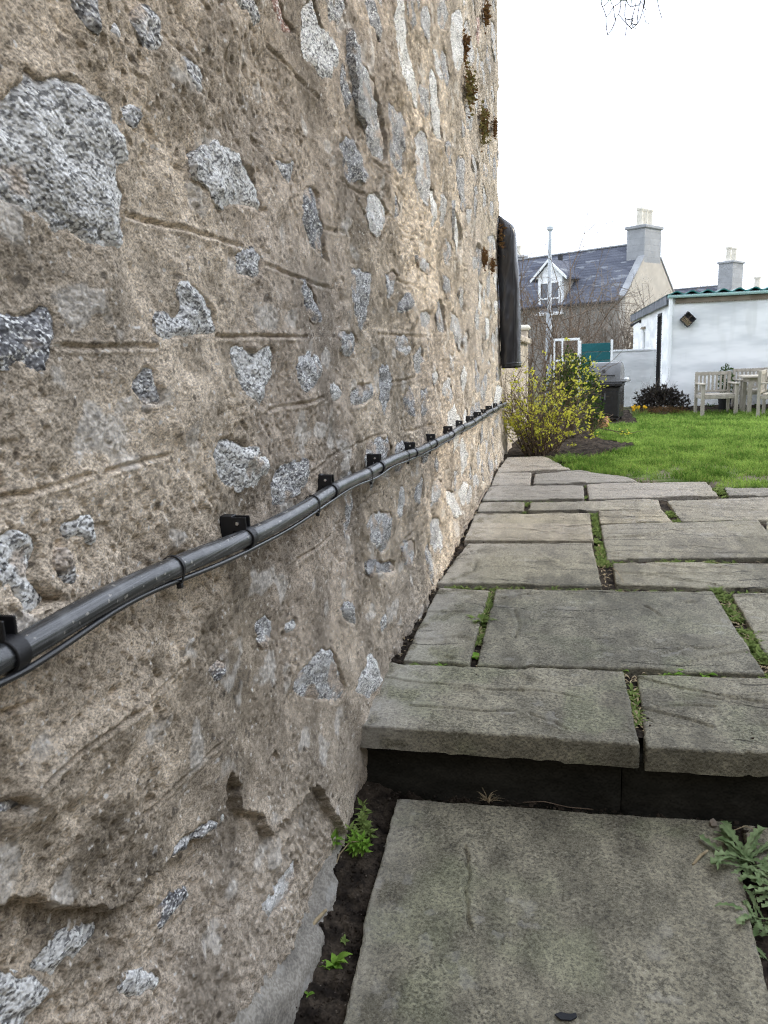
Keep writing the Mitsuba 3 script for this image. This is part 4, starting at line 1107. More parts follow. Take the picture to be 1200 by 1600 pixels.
# daffodils, heather
fl = []
for k, (x, y) in enumerate([(1.95, 15.9), (2.05, 16.1), (2.16, 16.0), (2.0, 16.3)]):
    r_ = np.random.default_rng(k)
    key = thing('daffodil', ['leftmost small yellow daffodil clump beside the barbecue base', 'yellow daffodil clump in the middle of the row by the barbecue', 'rightmost small yellow daffodil clump by the barbecue', 'small yellow daffodil clump set back behind the others'][k], 'flower', 'daffodils beside the barbecue')
    z0 = -0.36
    obj('leaves', cat_([strap((x + r_.normal() * 0.02, y + r_.normal() * 0.02, z0), r_.uniform(0, 6.28), r_.uniform(0.14, 0.2), 0.01, 1.45, r_, segs=4, droop=0.3) for _ in range(12)]), 'mat_leaf_weed', key)
    hd = []
    for m in range(3):
        cc = np.array([x + r_.normal() * 0.03, y + r_.normal() * 0.03, z0 + r_.uniform(0.14, 0.2)])
        aa = np.arange(6) * np.pi / 3
        hd.append(leaves(np.tile(cc, (6, 1)), np.stack([np.cos(aa), -0.3 + 0 * aa, np.sin(aa)], 1), 0.035, 0.022, r_))
        tr = lathe([(0.006, 0), (0.010, 0.012), (0.013, 0.02)], 8)
        hd.append((np.column_stack([tr[0][:, 0], -tr[0][:, 2], tr[0][:, 1]]) + cc, tr[1]))
    obj('flowers', cat_(hd), 'mat_petal_yellow', key)
dome_shrub('heather_mat', 'low brown heather mat in front of the dark leafy clump', (2.55, 16.45, -0.37), 0.6, 0.22, 0.16, 1500, 0.03, 0.008, 'mat_leaf_rust', 34, 'plant')
for i, (x, s) in enumerate([(3.25, 0.10), (3.55, 0.13), (3.85, 0.09), (4.15, 0.12), (4.5, 0.1), (3.0, 0.08)]):
    r_ = np.random.default_rng(60 + i)
    single('border_plant', cat_([strap((x + r_.normal() * 0.03, 17.2 + r_.normal() * 0.03, -0.34), r_.uniform(0, 6.28), r_.uniform(0.6, 1.3) * s * 1.4, 0.03, r_.uniform(0.7, 1.4), r_, segs=4) for _ in range(14)]),
           'mat_leaf_dark', ['second of the small dark plants from the corner of the outbuilding', 'third of the small dark plants along the foot of the white wall', 'small dark plant seen through the leftmost garden chair', 'small dark plant at the wall foot just right of the leftmost chair', 'small dark plant at the wall foot under the garden table', 'first small dark plant at the wall foot from the outbuilding corner'][i], 'plant', 'small plants along the outbuilding foot')

# ------------------------------------------------------------------ plants on the stone wall
for i, (y, z, s, mat, w) in enumerate([(5.14, 2.66, 0.105, 'mat_leaf_moss', 'upper of two mossy green tufts high on the wall'), (5.99, 2.67, 0.12, 'mat_leaf_moss', 'second mossy tuft high on the wall, nearer the far edge'),
                                   (7.55, 2.08, 0.13, 'mat_leaf_rust', 'brown tuft on the wall edge above the black cover'), (6.3, 3.5, 0.09, 'mat_leaf_rust', 'topmost reddish tuft on the far wall'),
                                   (5.94, 1.74, 0.07, 'mat_leaf_rust', 'small rust brown tuft on the wall left of the black cover'), (6.6, 1.76, 0.06, 'mat_leaf_rust', 'small rust brown tuft on the wall nearest the black cover'),
                                   (5.0, 2.85, 0.06, 'mat_leaf_rust', 'reddish sprig just above the mossy tufts on the wall'), (7.0, 2.9, 0.07, 'mat_leaf_rust', 'reddish sprig on the far wall edge beside the mossy tufts')]):
    r_ = np.random.default_rng(80 + i)
    n = int(260 * (s / 0.15) ** 1.3)
    p = np.column_stack([0.015 + np.abs(r_.normal(size=n)) * s * 0.16, y + r_.normal(size=n) * s * 0.5, z + r_.normal(size=n) * s * 0.45])
    k = thing('wall_plant', w, 'plant')
    obj('leaves', leaves(p, np.column_stack([np.ones(n), r_.normal(size=n), r_.normal(size=n) - 0.3]), r_.uniform(0.02, 0.045, n), r_.uniform(0.012, 0.022, n), r_), mat, k)
    st = [tube([p0 * [0, 1, 1] + [0.0, 0, 0.01], p0 * [0.6, 1, 1], p0], [0.0025, 0.002, 0.001], 3, False) for p0 in p[:: 4]]
    if mat == 'mat_leaf_moss':
        m = 90
        pr = np.column_stack([0.015 + np.abs(r_.normal(size=m)) * s * 0.2, y + r_.normal(size=m) * s * 0.6, z + r_.normal(size=m) * s * 0.6])
        obj('dry_leaves', leaves(pr, r_.normal(size=(m, 3)) + [1, 0, 0], 0.03, 0.016, r_), 'mat_leaf_rust', k)
    obj('stems', cat_(st), 'mat_twig', k)

# ------------------------------------------------------------------ weeds in the joints
def rosette(name, label, c, n, L, W, mat, seed, group=None, lobes=0, lift=(0.15, 0.9), cat='weed', az=(0, 6.283)):
    r_ = np.random.default_rng(seed)
    return single(name, cat_([strap((c[0] + r_.normal() * L * 0.08, c[1] + r_.normal() * L * 0.08, c[2]), r_.uniform(*az), L * r_.uniform(0.55, 1.1), W * r_.uniform(0.7, 1.15), r_.uniform(*lift), r_, lobes, 7) for _ in range(n)]), mat, label, cat, group, smooth=60)


def sprig(name, label, c, n, hgt, mat, seed, ll=0.03):
    """upright leafy stems with whorls of narrow leaves"""
    r_ = np.random.default_rng(seed)
    k = thing(name, label, 'weed')
    st, P0, D0 = [], [], []
    for _ in range(n):
        a, l = r_.uniform(0, 6.28), r_.uniform(0.1, 0.8)
        H = hgt * r_.uniform(0.6, 1.0)
        b = np.array(c) + [r_.normal() * 0.010, r_.normal() * 0.010, 0]
        pts = np.array([b + [np.cos(a) * l * H * t ** 1.4, np.sin(a) * l * H * t ** 1.4, H * t * (1 - 0.2 * l * t)] for t in np.linspace(0, 1, 6)])
        st.append(tube(pts, np.linspace(0.0018, 0.0010, 6), 5, False))
        for t in np.linspace(0.35, 1.0, 6):
            q = b + [np.cos(a) * l * H * t ** 1.4, np.sin(a) * l * H * t ** 1.4, H * t * (1 - 0.2 * l * t)]
            for m in range(4):
                aa = m * 1.571 + t * 9
                P0.append(q); D0.append([np.cos(aa), np.sin(aa), 0.25 + 0.9 * (t > 0.9)])
    obj('stems', cat_(st), 'mat_leaf_weed', k)
    obj('leaves', leaves(np.array(P0), np.array(D0), r_.uniform(0.6, 1.1, len(P0)) * ll, r_.uniform(0.8, 1.2, len(P0)) * ll * 0.33, r_, up=[0, 0, 1]), mat, k)


sz = lambda x, y: float(soil_z(np.array([x]), np.array([y]))[0])
sprig('leafy_weed', 'leafy green weed in the soil gap, left one of the three by the step', (0.018, 1.765, sz(0.018, 1.765)), 3, 0.075, 'mat_leaf_bright', 1, 0.030)
sprig('leafy_weed', 'tallest leafy green weed in the soil gap, nearest the step', (0.088, 1.850, sz(0.088, 1.85)), 4, 0.090, 'mat_leaf_weed', 2, 0.031)
sprig('leafy_weed', 'leafy green weed in the soil gap, front one of the three by the step', (0.085, 1.755, sz(0.085, 1.755)), 4, 0.055, 'mat_leaf_bright', 3, 0.028)
rosette('seedling', 'bright green broad leaved seedling in the soil near the wall foot', (0.112, 1.415, sz(0.112, 1.415)), 10, 0.055, 0.021, 'mat_leaf_bright', 4, lift=(0.6, 1.4), cat='seedling')
rosette('tiny_seedling', 'tiny green seedling nearest the camera in the soil gap', (0.085, 1.31, sz(0.085, 1.31)), 8, 0.018, 0.008, 'mat_leaf_bright', 5, lift=(0.4, 1.3), cat='seedling')
rosette('tiny_seedling', 'tiny green seedling just behind the broad leaved seedling', (0.115, 1.49, sz(0.115, 1.49)), 7, 0.02, 0.008, 'mat_leaf_weed', 6, lift=(0.4, 1.3), cat='seedling')
rosette('dry_sprig', 'small wispy sprig at the foot of the dark step riser', (0.40, 2.07, ZL), 26, 0.05, 0.003, 'mat_straw', 7, lift=(0.5, 1.5), cat='weed')
dz_ = ZL + 0.006
rosette('dandelion', 'large jagged leaved dandelion lying over the lower flag by the step', (1.075, 1.90, dz_ - 0.01), 30, 0.135, 0.026, 'mat_leaf_dandelion', 8, lobes=7, lift=(0.15, 1.0))
rosette('dandelion', 'smaller dandelion rosette in the joint below the large one', (1.065, 1.70, dz_ - 0.02), 20, 0.095, 0.020, 'mat_leaf_dandelion', 9, lobes=6, lift=(0.2, 0.9))
rosette('dandelion', 'middle dandelion rosette spreading right of the large one', (1.135, 1.80, dz_ - 0.012), 22, 0.10, 0.022, 'mat_leaf_dandelion', 29, lobes=6, lift=(0.2, 1.1))
rosette('dandelion', 'lowest dandelion rosette, fading into the dark joint', (1.055, 1.60, dz_ - 0.03), 10, 0.06, 0.014, 'mat_leaf_dandelion', 30, lobes=4, lift=(0.3, 1.0))
rosette('joint_weed', 'spiky green tuft in the joint beside the narrow left flag', (0.282, 3.0, -0.012), 26, 0.085, 0.014, 'mat_leaf_weed', 10, lift=(0.25, 1.0))
rosette('joint_weed', 'bright pale green rosette at the near end of the narrow flag joint', (0.300, 2.64, -0.014), 13, 0.042, 0.022, 'mat_leaf_bright', 11, lift=(0.2, 1.0))
rosette('joint_weed', 'bright weed where the two step flags and the large flag meet', (0.80, 2.578, -0.014), 10, 0.045, 0.020, 'mat_leaf_bright', 12, lift=(0.3, 1.2))
rosette('joint_weed', 'weed in the joint above the right step flag, left of a pair', (0.975, 2.582, -0.012), 10, 0.045, 0.018, 'mat_leaf_bright', 13, lift=(0.3, 1.0))
rosette('joint_weed', 'yellowish weed in the joint above the right step flag, right of a pair', (1.075, 2.59, -0.012), 13, 0.055, 0.016, 'mat_leaf_bright', 14, lift=(0.2, 0.9))
rosette('joint_weed', 'small weed in the joint above the middle of the left step flag', (0.57, 2.563, -0.012), 9, 0.036, 0.016, 'mat_leaf_bright', 15, lift=(0.3, 1.0))
rosette('joint_weed', 'small weed in the joint at the left end of the left step flag', (0.19, 2.547, -0.012), 7, 0.036, 0.016, 'mat_leaf_bright', 16, lift=(0.3, 1.0))
rosette('joint_weed', 'mossy green tuft at the far right joint corner of the large flag', (1.28, 3.50, -0.012), 30, 0.06, 0.008, 'mat_leaf_weed', 17, lift=(0.3, 1.2))
# the unpickable small growth along the joints
rj = np.random.default_rng(77)
mv = []


def joint(p0, p1, n, spread=0.010, size=0.018):
    for _ in range(int(n * 1.3)):
        t = rj.random()
        c = np.array(p0) * (1 - t) + np.array(p1) * t
        if nz(c[0], c[1], 0.0, 6.0, 2, 8) < 0.40:
            continue
        c = c + rj.normal(size=2) * spread
        for _ in range(3):
            mv.append(strap((c[0], c[1], -0.016), rj.uniform(0, 6.28), size * rj.uniform(0.7, 2.3), size * rj.uniform(0.3, 0.7), rj.uniform(0.2, 1.3), rj, segs=3))


joint((0.302, 2.56), (0.286, 3.46), 90, 0.008)
joint((0.829, 2.10), (0.838, 2.55), 110, 0.008, 0.015)
joint((1.285, 2.60), (1.29, 3.48), 300, 0.014, 0.02)
joint((0.81, 3.53), (0.812, 4.3), 230, 0.012)
joint((0.81, 4.35), (0.812, 5.15), 150, 0.012)
joint((0.05, 2.545), (1.5, 2.585), 55, 0.006, 0.016)
joint((0.05, 3.46), (1.7, 3.52), 110, 0.008)
joint((0.85, 3.95), (1.75, 4.04), 150, 0.015)
joint((1.29, 4.9), (1.285, 5.24), 90, 0.014)
joint((1.1, 4.85), (1.25, 4.86), 30, 0.012)
joint((1.5, 4.95), (1.8, 4.97), 60, 0.02)
joint((0.36, 5.18), (0.36, 5.5), 40, 0.012)
joint((0.77, 5.6), (0.775, 6.2), 40, 0.010)
joint((0.1, 5.5), (1.7, 5.6), 60, 0.008)
joint((1.72, 5.75), (1.74, 6.1), 120, 0.02, 0.024)
joint((1.79, 4.1), (1.81, 4.9), 60, 0.012)
dead = []
for (p0, p1, n) in (((0.829, 2.10), (0.838, 2.55), 60), ((1.285, 2.60), (1.29, 3.48), 90), ((0.81, 3.53), (0.812, 4.3), 70), ((0.302, 2.56), (0.286, 3.46), 30), ((0.05, 2.545), (1.5, 2.585), 30), ((0.05, 3.46), (1.7, 3.52), 50), ((0.85, 3.95), (1.75, 4.04), 40), ((0.02, 2.6), (0.03, 6.0), 90)):
    for _ in range(n):
        t = rj.random(); c = np.array(p0) * (1 - t) + np.array(p1) * t + rj.normal(size=2) * 0.009
        dead.append(strap((c[0], c[1], -0.010), rj.uniform(0, 6.28), rj.uniform(0.012, 0.035), rj.uniform(0.004, 0.009), rj.uniform(0.0, 0.9), rj, segs=3))
key = obj('dead_leaves', cat_(dead), 'mat_straw', kind='stuff')
labels[key] = {'label': 'small dry dead leaves and bits caught in the paving joints', 'category': 'leaves', 'kind': 'stuff'}
key = obj('joint_growth', cat_(mv), 'mat_leaf_weed', kind='stuff')
labels[key] = {'label': 'tiny weeds and moss growing along the paving joints', 'category': 'weeds', 'kind': 'stuff'}
# crumbs and grit along the wall foot and soil
cr = []
ico = trimesh.creation.icosahedron()


def lump(c, s, r_):
    v = ico.vertices * (0.75 + 0.5 * r_.random((12, 1))) * s * r_.uniform(0.6, 1.2, 3)
    return v + c, ico.faces


for _ in range(900):
    y = rj.uniform(1.0, 2.08); x = rj.uniform(0.0, 0.16) if rj.random() < 0.8 else rj.uniform(0.1, 0.24)
    cr.append(lump((x, y, sz(x, y) + 0.001), 0.002 + 0.006 * rj.random() ** 4, rj))
for _ in range(900):
    y = rj.uniform(2.13, 6.5); x = abs(rj.normal()) * 0.022 + 0.004
    cr.append(lump((x, y, float(bed_z(np.array([x]), np.array([y]))[0]) + 0.002), 0.003 + 0.010 * rj.random() ** 3, rj))
for _ in range(260):
    x = rj.uniform(0.1, 1.5); y = 2.085 - abs(rj.normal()) * 0.02
    cr.append(lump((x, y, ZL), 0.002 + 0.006 * rj.random() ** 3, rj))
for _ in range(420):
    x, y = rj.uniform(0.05, 1.6), rj.uniform(0.6, 6.0)
    if 2.0 < y < 2.12:
        continue
    low_ = y < 2.06
    cr.append(lump((x, y, (ZL if low_ else 0.0) + 0.001), 0.0012 + 0.0035 * rj.random() ** 3, rj))
key = obj('soil_crumbs', cat_(cr), 'mat_soil', kind='stuff')
labels[key] = {'label': 'loose soil crumbs and grit along the wall foot', 'category': 'soil', 'kind': 'stuff'}
# straws and bits
def bits(name, pts, r, mat, label, cat):
    single(name, tube(pts, r, 6), mat, label, cat, smooth=60)


s_ = sz(0.07, 1.70)
bits('dry_stalk', [(0.085, 1.775, s_ + 0.035), (0.060, 1.755, s_ + 0.045), (0.040, 1.72, s_ + 0.03), (0.034, 1.685, s_ + 0.008)], 0.0018, 'mat_straw', 'curved pale dry stalk hanging among the leafy weeds', 'stem')
bits('twig', [(0.055, 1.545, sz(0.055, 1.545) + 0.006), (0.048, 1.49, sz(0.048, 1.49) + 0.010), (0.042, 1.455, sz(0.042, 1.455) + 0.006)], [0.004, 0.005, 0.003], 'mat_straw', 'short brown wood chip lying on the soil by the wall foot', 'twig')
bits('twig', [(0.940, 1.865, ZL + 0.006), (0.962, 1.895, ZL + 0.012), (0.985, 1.925, ZL + 0.010)], [0.003, 0.0045, 0.003], 'mat_straw', 'pale dead stalk under the left leaves of the large dandelion', 'twig')
bits('dry_fern', [(1.06, 2.02, ZL + 0.01), (1.10, 2.04, ZL + 0.018), (1.14, 2.03, ZL + 0.01)], 0.0012, 'mat_straw', 'thin dry stalk on the lower flag under the right step flag', 'stalk')
bits('dry_root', [(0.50, 2.065, ZL + 0.012), (0.56, 2.07, ZL + 0.018), (0.63, 2.06, ZL + 0.013), (0.70, 2.065, ZL + 0.01)], 0.0014, 'mat_twig', 'long thin dry root lying along the foot of the riser', 'root')
single('pebble', lump((1.02, 2.045, ZL + 0.014), 0.014, np.random.default_rng(3)), 'mat_brown', 'small brown pebble beside the top of the large dandelion', 'pebble')
fk = Polygon([(0, 0), (0.012, 0.008), (0.03, 0.006), (0.042, 0.012), (0.044, 0.002), (0.032, -0.008), (0.012, -0.010)])
fm = trimesh.creation.extrude_polygon(fk, 0.003, engine='earcut')
single('slate_flake', (fm.vertices + [0.600, 1.335, ZL + 0.008], fm.faces), 'mat_flake', 'thin dark flake lying on the lower flag, bottom of the picture', 'flake')
bits('grey_strip', [(0.018, 4.45, 0.012), (0.020, 4.8, 0.018), (0.018, 5.2, 0.014), (0.022, 5.7, 0.02), (0.02, 6.1, 0.012)], 0.008, 'mat_twig_grey', 'pale grey strip lying along the foot of the wall', 'strip')
bits('white_straw', [(0.885, 3.56, 0.012), (0.862, 3.68, 0.03), (0.850, 3.80, 0.010)], 0.0017, 'mat_straw', 'pale blade lying over the joint beside the narrow right flag', 'straw')
# ------------------------------------------------------------------ black folded cover on the wall end
ck = thing('airer_cover', 'black fabric cover over a folded clothes airer hung on the far wall end', 'cover')
nz_, na = 60, 40
tt = np.linspace(0, 1, nz_)
V = []
for t in tt:
    z = 0.90 + t * 1.34
    w = 0.098 * (1.0 - 0.10 * t) * (0.93 + 0.07 * np.sin(t * 3.2))
    dpt = 0.135 * (1 - 0.15 * t)
    if t > 0.95:
        w *= np.sqrt(1 - ((t - 0.95) / 0.055) ** 2 * 0.35); dpt *= np.sqrt(1 - ((t - 0.95) / 0.055) ** 2 * 0.6)
    a = np.arange(na) * 2 * np.pi / na
    sup = (np.abs(np.cos(a)) ** 3 + np.abs(np.sin(a)) ** 3) ** (-1 / 3.0)
    fold = 1 + 0.05 * np.sin(3 * a + 4 * t + 1) + 0.05 * (nz(np.cos(a) * 1.5, np.sin(a) * 1.5, t * 6.0, 2.0, 3, 5) - 0.5) * 2 + 0.035 * np.sin(a * 5 - t * 15)
    V.append(np.column_stack([0.105 + 0.012 * np.sin(t * 3) - 0.03 * t + w * sup * np.cos(a) * fold, 7.62 + dpt * sup * np.sin(a) * fold, z - 0.75 * (w * sup * np.cos(a)) * max(0.0, (t - 0.86) / 0.14)]))
V = np.vstack(V)
i, j = np.meshgrid(np.arange(nz_ - 1), np.arange(na), indexing='ij')
q = np.stack([i * na + j, i * na + (j + 1) % na, (i + 1) * na + (j + 1) % na, (i + 1) * na + j], -1).reshape(-1, 4)
F_ = np.vstack([q[:, [0, 1, 2]], q[:, [0, 2, 3]]])
n = len(V)
V = np.vstack([V, V[:na].mean(0), V[-na:].mean(0)])
k = np.arange(na)
F_ = np.vstack([F_, np.stack([k * 0 + n, (k + 1) % na, k], 1), np.stack([k * 0 + n + 1, (nz_ - 2 + 1) * na + k, (nz_ - 1) * na + (k + 1) % na], 1)])
obj('fabric', (V, F_), 'mat_cover', ck, smooth=True)
sm = V[:-2].reshape(nz_, na, 3)
obj('seam', tube(sm[1:-1, 33] * [1.006, 1.0, 1.0] + [0.001, -0.002, 0], 0.003, 6), 'mat_cable', ck, smooth=60)
hem = np.vstack([sm[2], sm[2][:1]])
hc = hem.mean(0)
obj('hem', tube((hem - hc) * [1.02, 1.02, 1.0] + hc, 0.006, 6), 'mat_cable', ck, smooth=60)
for z in (1.0, 2.0):
    obj('bracket', box(-0.03, 0.03, 7.58, 7.66, z, z + 0.06), 'mat_dark', ck)

# garden wall carrying on beyond the house, of coursed rubble
gk = thing('garden_wall', 'low pale rubble garden wall running on behind the yellow shrub', 'wall')
P = Polygon([(7.75, -0.5), (13.6, -0.5), (13.6, 1.18), (7.75, 1.26)])
v, f = patch(P, 0.05, lambda u, w, d: -0.02 + (nz(u, w, 0.0, 3.2, 3, 4) - 0.5) * 0.09 + (nz(u, w, 0.0, 14.0, 2, 4) - 0.5) * 0.03, 0.35, (0.01, 0.03), 3)
obj('face', (v[:, [2, 0, 1]], f), 'mat_garden_wall', gk, smooth=45)
r_ = np.random.default_rng(6)
y = 7.8
while y < 13.5:
    L = r_.uniform(0.35, 0.6)
    obj('coping_stone', box(-0.42 + r_.normal() * 0.01, 0.05 + r_.normal() * 0.012, y, y + L - 0.012, 1.20 - 0.0137 * (y - 7.8), 1.29 - 0.0137 * (y - 7.8) + r_.normal() * 0.006, 0.015), 'mat_garden_wall', gk)
    y += L
obj('pier', box(-0.45, -0.01, 13.6, 14.0, -0.5, 1.36, 0.02), 'mat_garden_wall', gk)
obj('pier_cap', box(-0.5, 0.03, 13.56, 14.05, 1.362, 1.45, 0.03), 'mat_pot', gk, label='whitish cap stone on the end pier of the garden wall')

# ------------------------------------------------------------------ metal pole, white frame, teal panel
pk = thing('metal_pole', 'tall pale grey metal pole rising before the slate roof', 'pole')
px, py = 0.20, 22.0
obj('shaft', tube([(px - 0.03, py, -0.6), (px - 0.02, py, 0.4), (px, py, 1.9), (px, py, 1.92), (px + 0.02, py, 4.1)], [0.085, 0.085, 0.080, 0.058, 0.045], 14), 'mat_pole', pk, smooth=50)
obj('cap', lathe([(0.0, 4.22), (0.03, 4.21), (0.085, 4.16), (0.085, 4.10), (0.05, 4.06), (0.0, 4.06)][::-1], 14, (px + 0.02, py, 0)), 'mat_pole', pk, smooth=40)
obj('top_spike', tube([(px + 0.02, py, 4.2), (px + 0.02, py, 4.32)], 0.012, 6), 'mat_pole', pk)
fk_ = thing('trellis', 'white painted open timber trellis frame between the pole and teal panel', 'trellis')
for (x0, x1, z0, z1) in ((0.36, 0.96, 1.18, 1.235),):
    obj('top_rail', box(x0, x1, 18.97, 19.03, z0, z1, 0.006), 'mat_white_gloss', fk_)
for x in (0.36, 0.545, 0.915):
    obj('post', box(x, x + 0.035, 18.96, 19.04, -0.5, 1.178, 0.006), 'mat_white_gloss', fk_)
obj('lower_rail', box(0.40, 0.91, 18.98, 19.02, 0.70, 0.745, 0.006), 'mat_white_gloss', fk_)
tk = thing('teal_panel', 'dark teal boarded screen between two white posts behind the barbecue', 'screen')
zz = np.linspace(-0.1, 1.10, 7)
for a, b in zip(zz[:-1], zz[1:]):
    obj('board', box(1.0, 1.655, 18.985 + 0.004 * (a > 0.5), 19.02, a + 0.004, b - 0.004, 0.006), 'mat_teal_panel', tk)
for x in (0.945, 1.66):
    obj('post', box(x, x + 0.05, 18.955, 19.045, -0.5, 1.165, 0.008), 'mat_white_gloss', tk)

# ------------------------------------------------------------------ barbecue
bk = thing('barbecue', 'dark grey hooded gas barbecue standing at the edge of the lawn', 'barbecue')
by, bz = 15.35, -0.36
M = np.eye(4); a = math.radians(-14); M[:2, :2] = [[math.cos(a), -math.sin(a)], [math.sin(a), math.cos(a)]]; M[:3, 3] = (1.38, by, bz)


def mb(*args, **kw):
    return box(*args, M=M, **kw)


obj('cabinet', mb(-0.30, 0.30, -0.24, 0.24, 0.07, 0.645, ch=0.012), 'mat_bbq', bk)
for x0, x1 in ((-0.285, -0.004), (0.004, 0.285)):
    d = obj('door', mb(x0, x1, -0.262, -0.242, 0.10, 0.56, ch=0.006), 'mat_bbq', bk)
    xh = -0.05 if x0 < -0.1 else 0.035
    obj('handle', mb(xh, xh + 0.016, -0.287, -0.264, 0.40, 0.53, ch=0.004), 'mat_bbq_hood', d)
obj('control_panel', mb(-0.36, 0.36, -0.30, -0.02, 0.655, 0.725, ch=0.012), 'mat_bbq', bk)
for x in (-0.2, -0.07, 0.07, 0.2):
    c = trimesh.creation.cylinder(0.022, 0.025, sections=16)
    v = np.column_stack([c.vertices[:, 0] + x, c.vertices[:, 2] - 0.314, c.vertices[:, 1] + 0.69])
    obj('knob', (v @ M[:3, :3].T + M[:3, 3], c.faces[:, ::-1]), 'mat_dark', bk, smooth=40)
obj('shelf', mb(-0.36, 0.42, -0.265, 0.26, 0.728, 0.765, ch=0.01), 'mat_bbq_hood', bk)
prof = [(-0.235, 0.768), (0.235, 0.768), (0.235, 0.88), (0.20, 0.98), (0.13, 1.06), (0.03, 1.10), (-0.07, 1.085), (-0.16, 1.01), (-0.215, 0.90)]
import manifold3d as m3
hp = []
for x, s in ((-0.29, 1.0), (0.29, 1.0), (-0.315, 0.93), (0.315, 0.93)):
    for (y, z) in prof:
        if s == 1.0:
            hp.append((x * 0.93, y, z))
        else:
            hp.append((x * 0.96, y * 0.95, 0.768 + (z - 0.768) * 0.90))
hm = m3.Manifold.hull_points(np.array(hp)).to_mesh()
hv = np.array(hm.vert_properties[:, :3], float) @ M[:3, :3].T + M[:3, 3]
hd = obj('hood', (hv, np.array(hm.tri_verts)), 'mat_bbq_hood', bk, smooth=30)
obj('hood_handle', (lambda t: (t[0] @ M[:3, :3].T + M[:3, 3], t[1]))(tube([(-0.2, -0.23, 0.86), (-0.2, -0.275, 0.86), (0.2, -0.275, 0.86), (0.2, -0.23, 0.86)], 0.011, 8)), 'mat_dark', bk, smooth=40)
obj('thermometer', (lambda t: (t[0] @ M[:3, :3].T + M[:3, 3], t[1]))(tube([(0.0, -0.19, 0.93), (0.0, -0.225, 0.945)], 0.03, 16)), 'mat_dark', bk, smooth=40)
obj('side_burner', mb(0.34, 0.415, -0.10, 0.05, 0.767, 0.80, ch=0.008), 'mat_white_gloss', bk)
for x in (-0.26, 0.26):
    for y in (-0.2, 0.2):
        c = trimesh.creation.cylinder(0.035, 0.03, sections=16)
        v = np.column_stack([c.vertices[:, 2] + x, c.vertices[:, 0] + y, c.vertices[:, 1] + 0.035])
        obj('wheel', (v @ M[:3, :3].T + M[:3, 3], c.faces), 'mat_dark', bk, smooth=40)

pot = thing('terracotta_pot', 'round terracotta pot on the bed beside the barbecue', 'pot')
pz0 = float(lawn_z(np.array([1.24]), np.array([13.3]))[0]) - 0.0
obj('body', lathe([(0.0, 0.0), (0.055, 0.0), (0.085, 0.05), (0.097, 0.10), (0.088, 0.155), (0.075, 0.18), (0.086, 0.19), (0.086, 0.21), (0.070, 0.21), (0.066, 0.16), (0.0, 0.15)], 24, (1.24, 13.3, pz0)), 'mat_terracotta', pot, smooth=40)

# ------------------------------------------------------------------ white outbuilding
ok = thing('outbuilding', 'white rendered outbuilding with green edged roof across the lawn', 'building')
XS, YS, ZB, ZT = 2.79, 17.5, -0.5, 1.93


def wall_sheet(P, axis, at, sp, amp, seed):
    v, f = patch(P, sp, lambda u, w, d: (nz(u, w, 0.0, 2.0, 3, seed) - 0.5) * amp, 0.25, (0.01, 0.04), seed)
    return v, f


v, f = wall_sheet(Polygon([(XS, ZB), (9.5, ZB), (9.5, ZT), (XS, ZT)]), 'y', YS, 0.08, 0.02, 3)
obj('front_wall', (np.column_stack([v[:, 0], YS - v[:, 2], v[:, 1]]), f), 'mat_white', ok, smooth=45)
side = Polygon([(YS + 0.02, ZB), (26.8, ZB), (26.8, 1.78), (YS + 0.02, ZT)]).difference(shapely.geometry.box(19.15, -0.36, 19.95, 1.72)).difference(shapely.geometry.box(22.9, 0.35, 23.7, 1.42))
# side wall in pieces round its door and window
for (a, b, c, d) in ((YS + 0.02, 19.15, ZB, 1.9), (19.15, 19.95, 1.72, 1.88), (19.95, 22.9, ZB, 1.86), (22.9, 23.7, 1.42, 1.82), (22.9, 23.7, ZB, 0.35), (23.7, 26.8, ZB, 1.80)):
    obj('side_wall', box(XS, XS + 0.25, a, b, c, d), 'mat_white', ok)
dr_ = obj('door', box(XS + 0.08, XS + 0.12, 19.152, 19.948, -0.36, 1.718), 'mat_dark', ok, label='dark door of the outbuilding')
obj('door_frame', cat_([box(XS - 0.015, XS + 0.08, 19.152, 19.22, -0.36, 1.716), box(XS - 0.015, XS + 0.08, 19.88, 19.948, -0.36, 1.716), box(XS - 0.015, XS + 0.08, 19.22, 19.88, 1.65, 1.716)]), 'mat_dark', ok)
w_ = obj('window', box(XS + 0.10, XS + 0.12, 22.9, 23.7, 0.35, 1.42), 'mat_pane', ok)
obj('frame', cat_([box(XS + 0.03, XS + 0.098, 22.902, 22.97, 0.352, 1.418), box(XS + 0.03, XS + 0.098, 23.63, 23.698, 0.352, 1.418), box(XS + 0.03, XS + 0.098, 22.97, 23.63, 1.35, 1.418), box(XS + 0.03, XS + 0.098, 22.97, 23.63, 0.352, 0.42)]), 'mat_white_gloss', w_)
obj('lintel', box(XS - 0.05, XS - 0.002, 22.8, 23.8, 1.43, 1.49, 0.005), 'mat_brown', ok)
obj('lamp', cat_([box(XS - 0.05, XS - 0.002, 24.2, 24.3, 1.62, 1.72), tube([(XS - 0.04, 24.25, 1.68), (XS - 0.20, 24.22, 1.60), (XS - 0.28, 24.2, 1.55)], [0.03, 0.03, 0.05], 8)]), 'mat_dark', ok, label='small dark lamp bracket on the outbuilding side')
